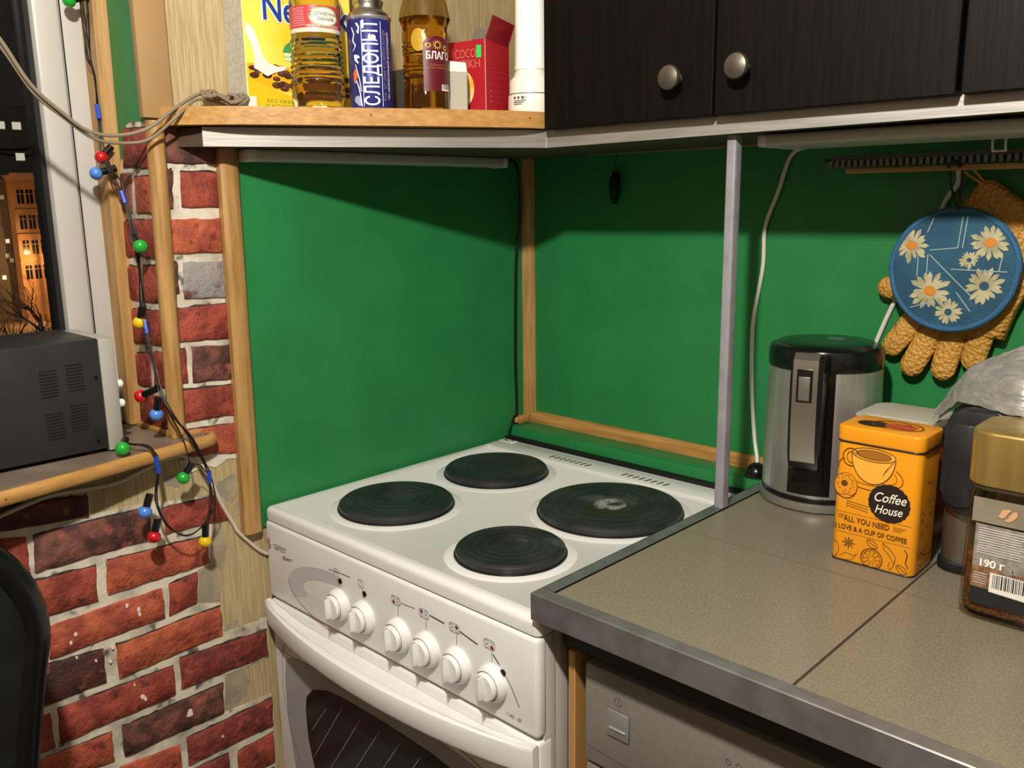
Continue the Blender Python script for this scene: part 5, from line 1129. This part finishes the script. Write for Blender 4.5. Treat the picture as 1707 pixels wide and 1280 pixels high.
for r in range(4):
    for c in range(8):
        y = 37.35+c*1.04; z = 2.6-r*3.1
        wd = O('window', bxo((-119.99, y-.36, z-.85), (-119.93, y+.36, z+.85)), NW, OB_, smooth=0)
        O('mullion', box(box(NB(), (-119.93, y-.03, z-.85), (-119.89, y+.03, z+.85)), (-119.93, y-.36, z+.34), (-119.89, y+.36, z+.41)), FRM, wd, smooth=0)
pm('dim_win', '#8a8a70', .5, emis='#b0b490', estr=.35)
GB_ = thing('low_building', 'dim grey block with a lit doorway left of the orange building', 'building', (-128, 30, GZ))
O('wall', bxo((-136, 20, GZ), (-122, 36.4, 4.7)), DKB, GB_, smooth=0)
for (y, z, m) in ((35.9, 2.6, MATS['dim_win']), (35.9, -2.8, COOL), (35.7, -4.6, MATS['dim_win']), (36.1, -5.2, MATS['dim_win']), (35.0, -7.3, COOL)): O('window', bxo((-122.0, y-.22, z-.25), (-121.93, y+.22, z+.25)), m, GB_, smooth=0)
# street lamps: one lights the facade, one added out of view lights the snow
def street_lamp(x, y, h, energy, lab):
    t = thing('street_lamp', lab, 'street lamp', (x, y, GZ), group='street lamps outside')
    O('mast', tube(NB(), [(x, y, GZ), (x, y, GZ+h), (x+.3, y, GZ+h+.5), (x+1.0, y, GZ+h+.55)], .09, n=8, sub=2), pm('mast_grey', '#4a4a48', .6), t)
    O('lantern', bxo((x+.8, y-.16, GZ+h+.42), (x+1.4, y+.16, GZ+h+.6), .03), pm('lantern_glow', '#ffb060', .5, emis='#ffb35c', estr=8), t)
    l = bpy.data.lights.new('street_lamp_light', 'POINT'); l.energy = energy; l.color = (1, .48, .17); l.shadow_soft_size = .15
    lo2 = bpy.data.objects.new('street_lamp_light', l); COL.objects.link(lo2); lo2.location = (x+1.1, y, GZ+h+.25); lo2.parent = t; lo2.matrix_parent_inverse = t.matrix_basis.inverted()
street_lamp(-116.5, 38.6, 8.0, 4200, 'glowing orange street lamp in front of the orange building')
street_lamp(-100, 12.0, 7.0, 30000, 'unseen street lamp added to light the snow nearer to the house')
TRM = pm('bare_bark', '#2a1d14', .9)
def tree(x, y, h, lab, seed):
    random.seed(seed); t = thing('bare_tree', lab, 'tree', (x, y, GZ), group='bare trees outside')
    O('trunk', tube(NB(), [(x, y, GZ), (x+.1, y+.15, GZ+h*.3), (x, y-.1, GZ+h*.55)], lambda s: .20*(1-.5*s), n=7, sub=3), TRM, t)
    bm = NB()
    def br(p, d, L, r, lv):
        q = p+d*L; m = p.lerp(q, .5)+Vector((random.uniform(-1, 1), random.uniform(-1, 1), random.uniform(-.3, .6)))*L*.08
        tube(bm, [p, m, q], lambda s: r*(1-.45*s), n=5, sub=2)
        if lv:
            for k in range(3):
                nd_ = (d+Vector((random.uniform(-1, 1), random.uniform(-1, 1), random.uniform(-.35, .7)))*.75).normalized(); br(p.lerp(q, random.uniform(.5, 1)), nd_, L*random.uniform(.55, .75), r*.55, lv-1)
    for k in range(6):
        a = k*1.05+random.uniform(-.3, .3); br(Vector((x, y, GZ+h*(.28+.05*k))), Vector((math.cos(a), math.sin(a), 1.0)).normalized(), h*.28, .10, 3)
    O('branches', bm, TRM, t)
tree(-62, 17.5, 8.2, 'bare tree with thin branches nearest the window', 4); tree(-74, 23.2, 9.2, 'bare tree standing in front of the orange building', 8)

# small printed marks, too fine to pick apart singly
for o in COL.objects:
    if o.parent is not None and o.name.split('.')[0] in ('print', 'icons', 'fine_print', 'stitching', 'barcode', 'spice_print', 'pinstripes', 'cereal_print', 'side_print', 'mountain_print', 'groove', 'hook', 'screw', 'vent_slots', 'wire', 'swoosh', 'emblem', 'cup_outline', 'donut_outline', 'sunflower_print', 'rating_label', 'lid_print', 'stripe', 'badge', 'loop', 'cup_print', 'branches'):
        o['kind'] = 'stuff'
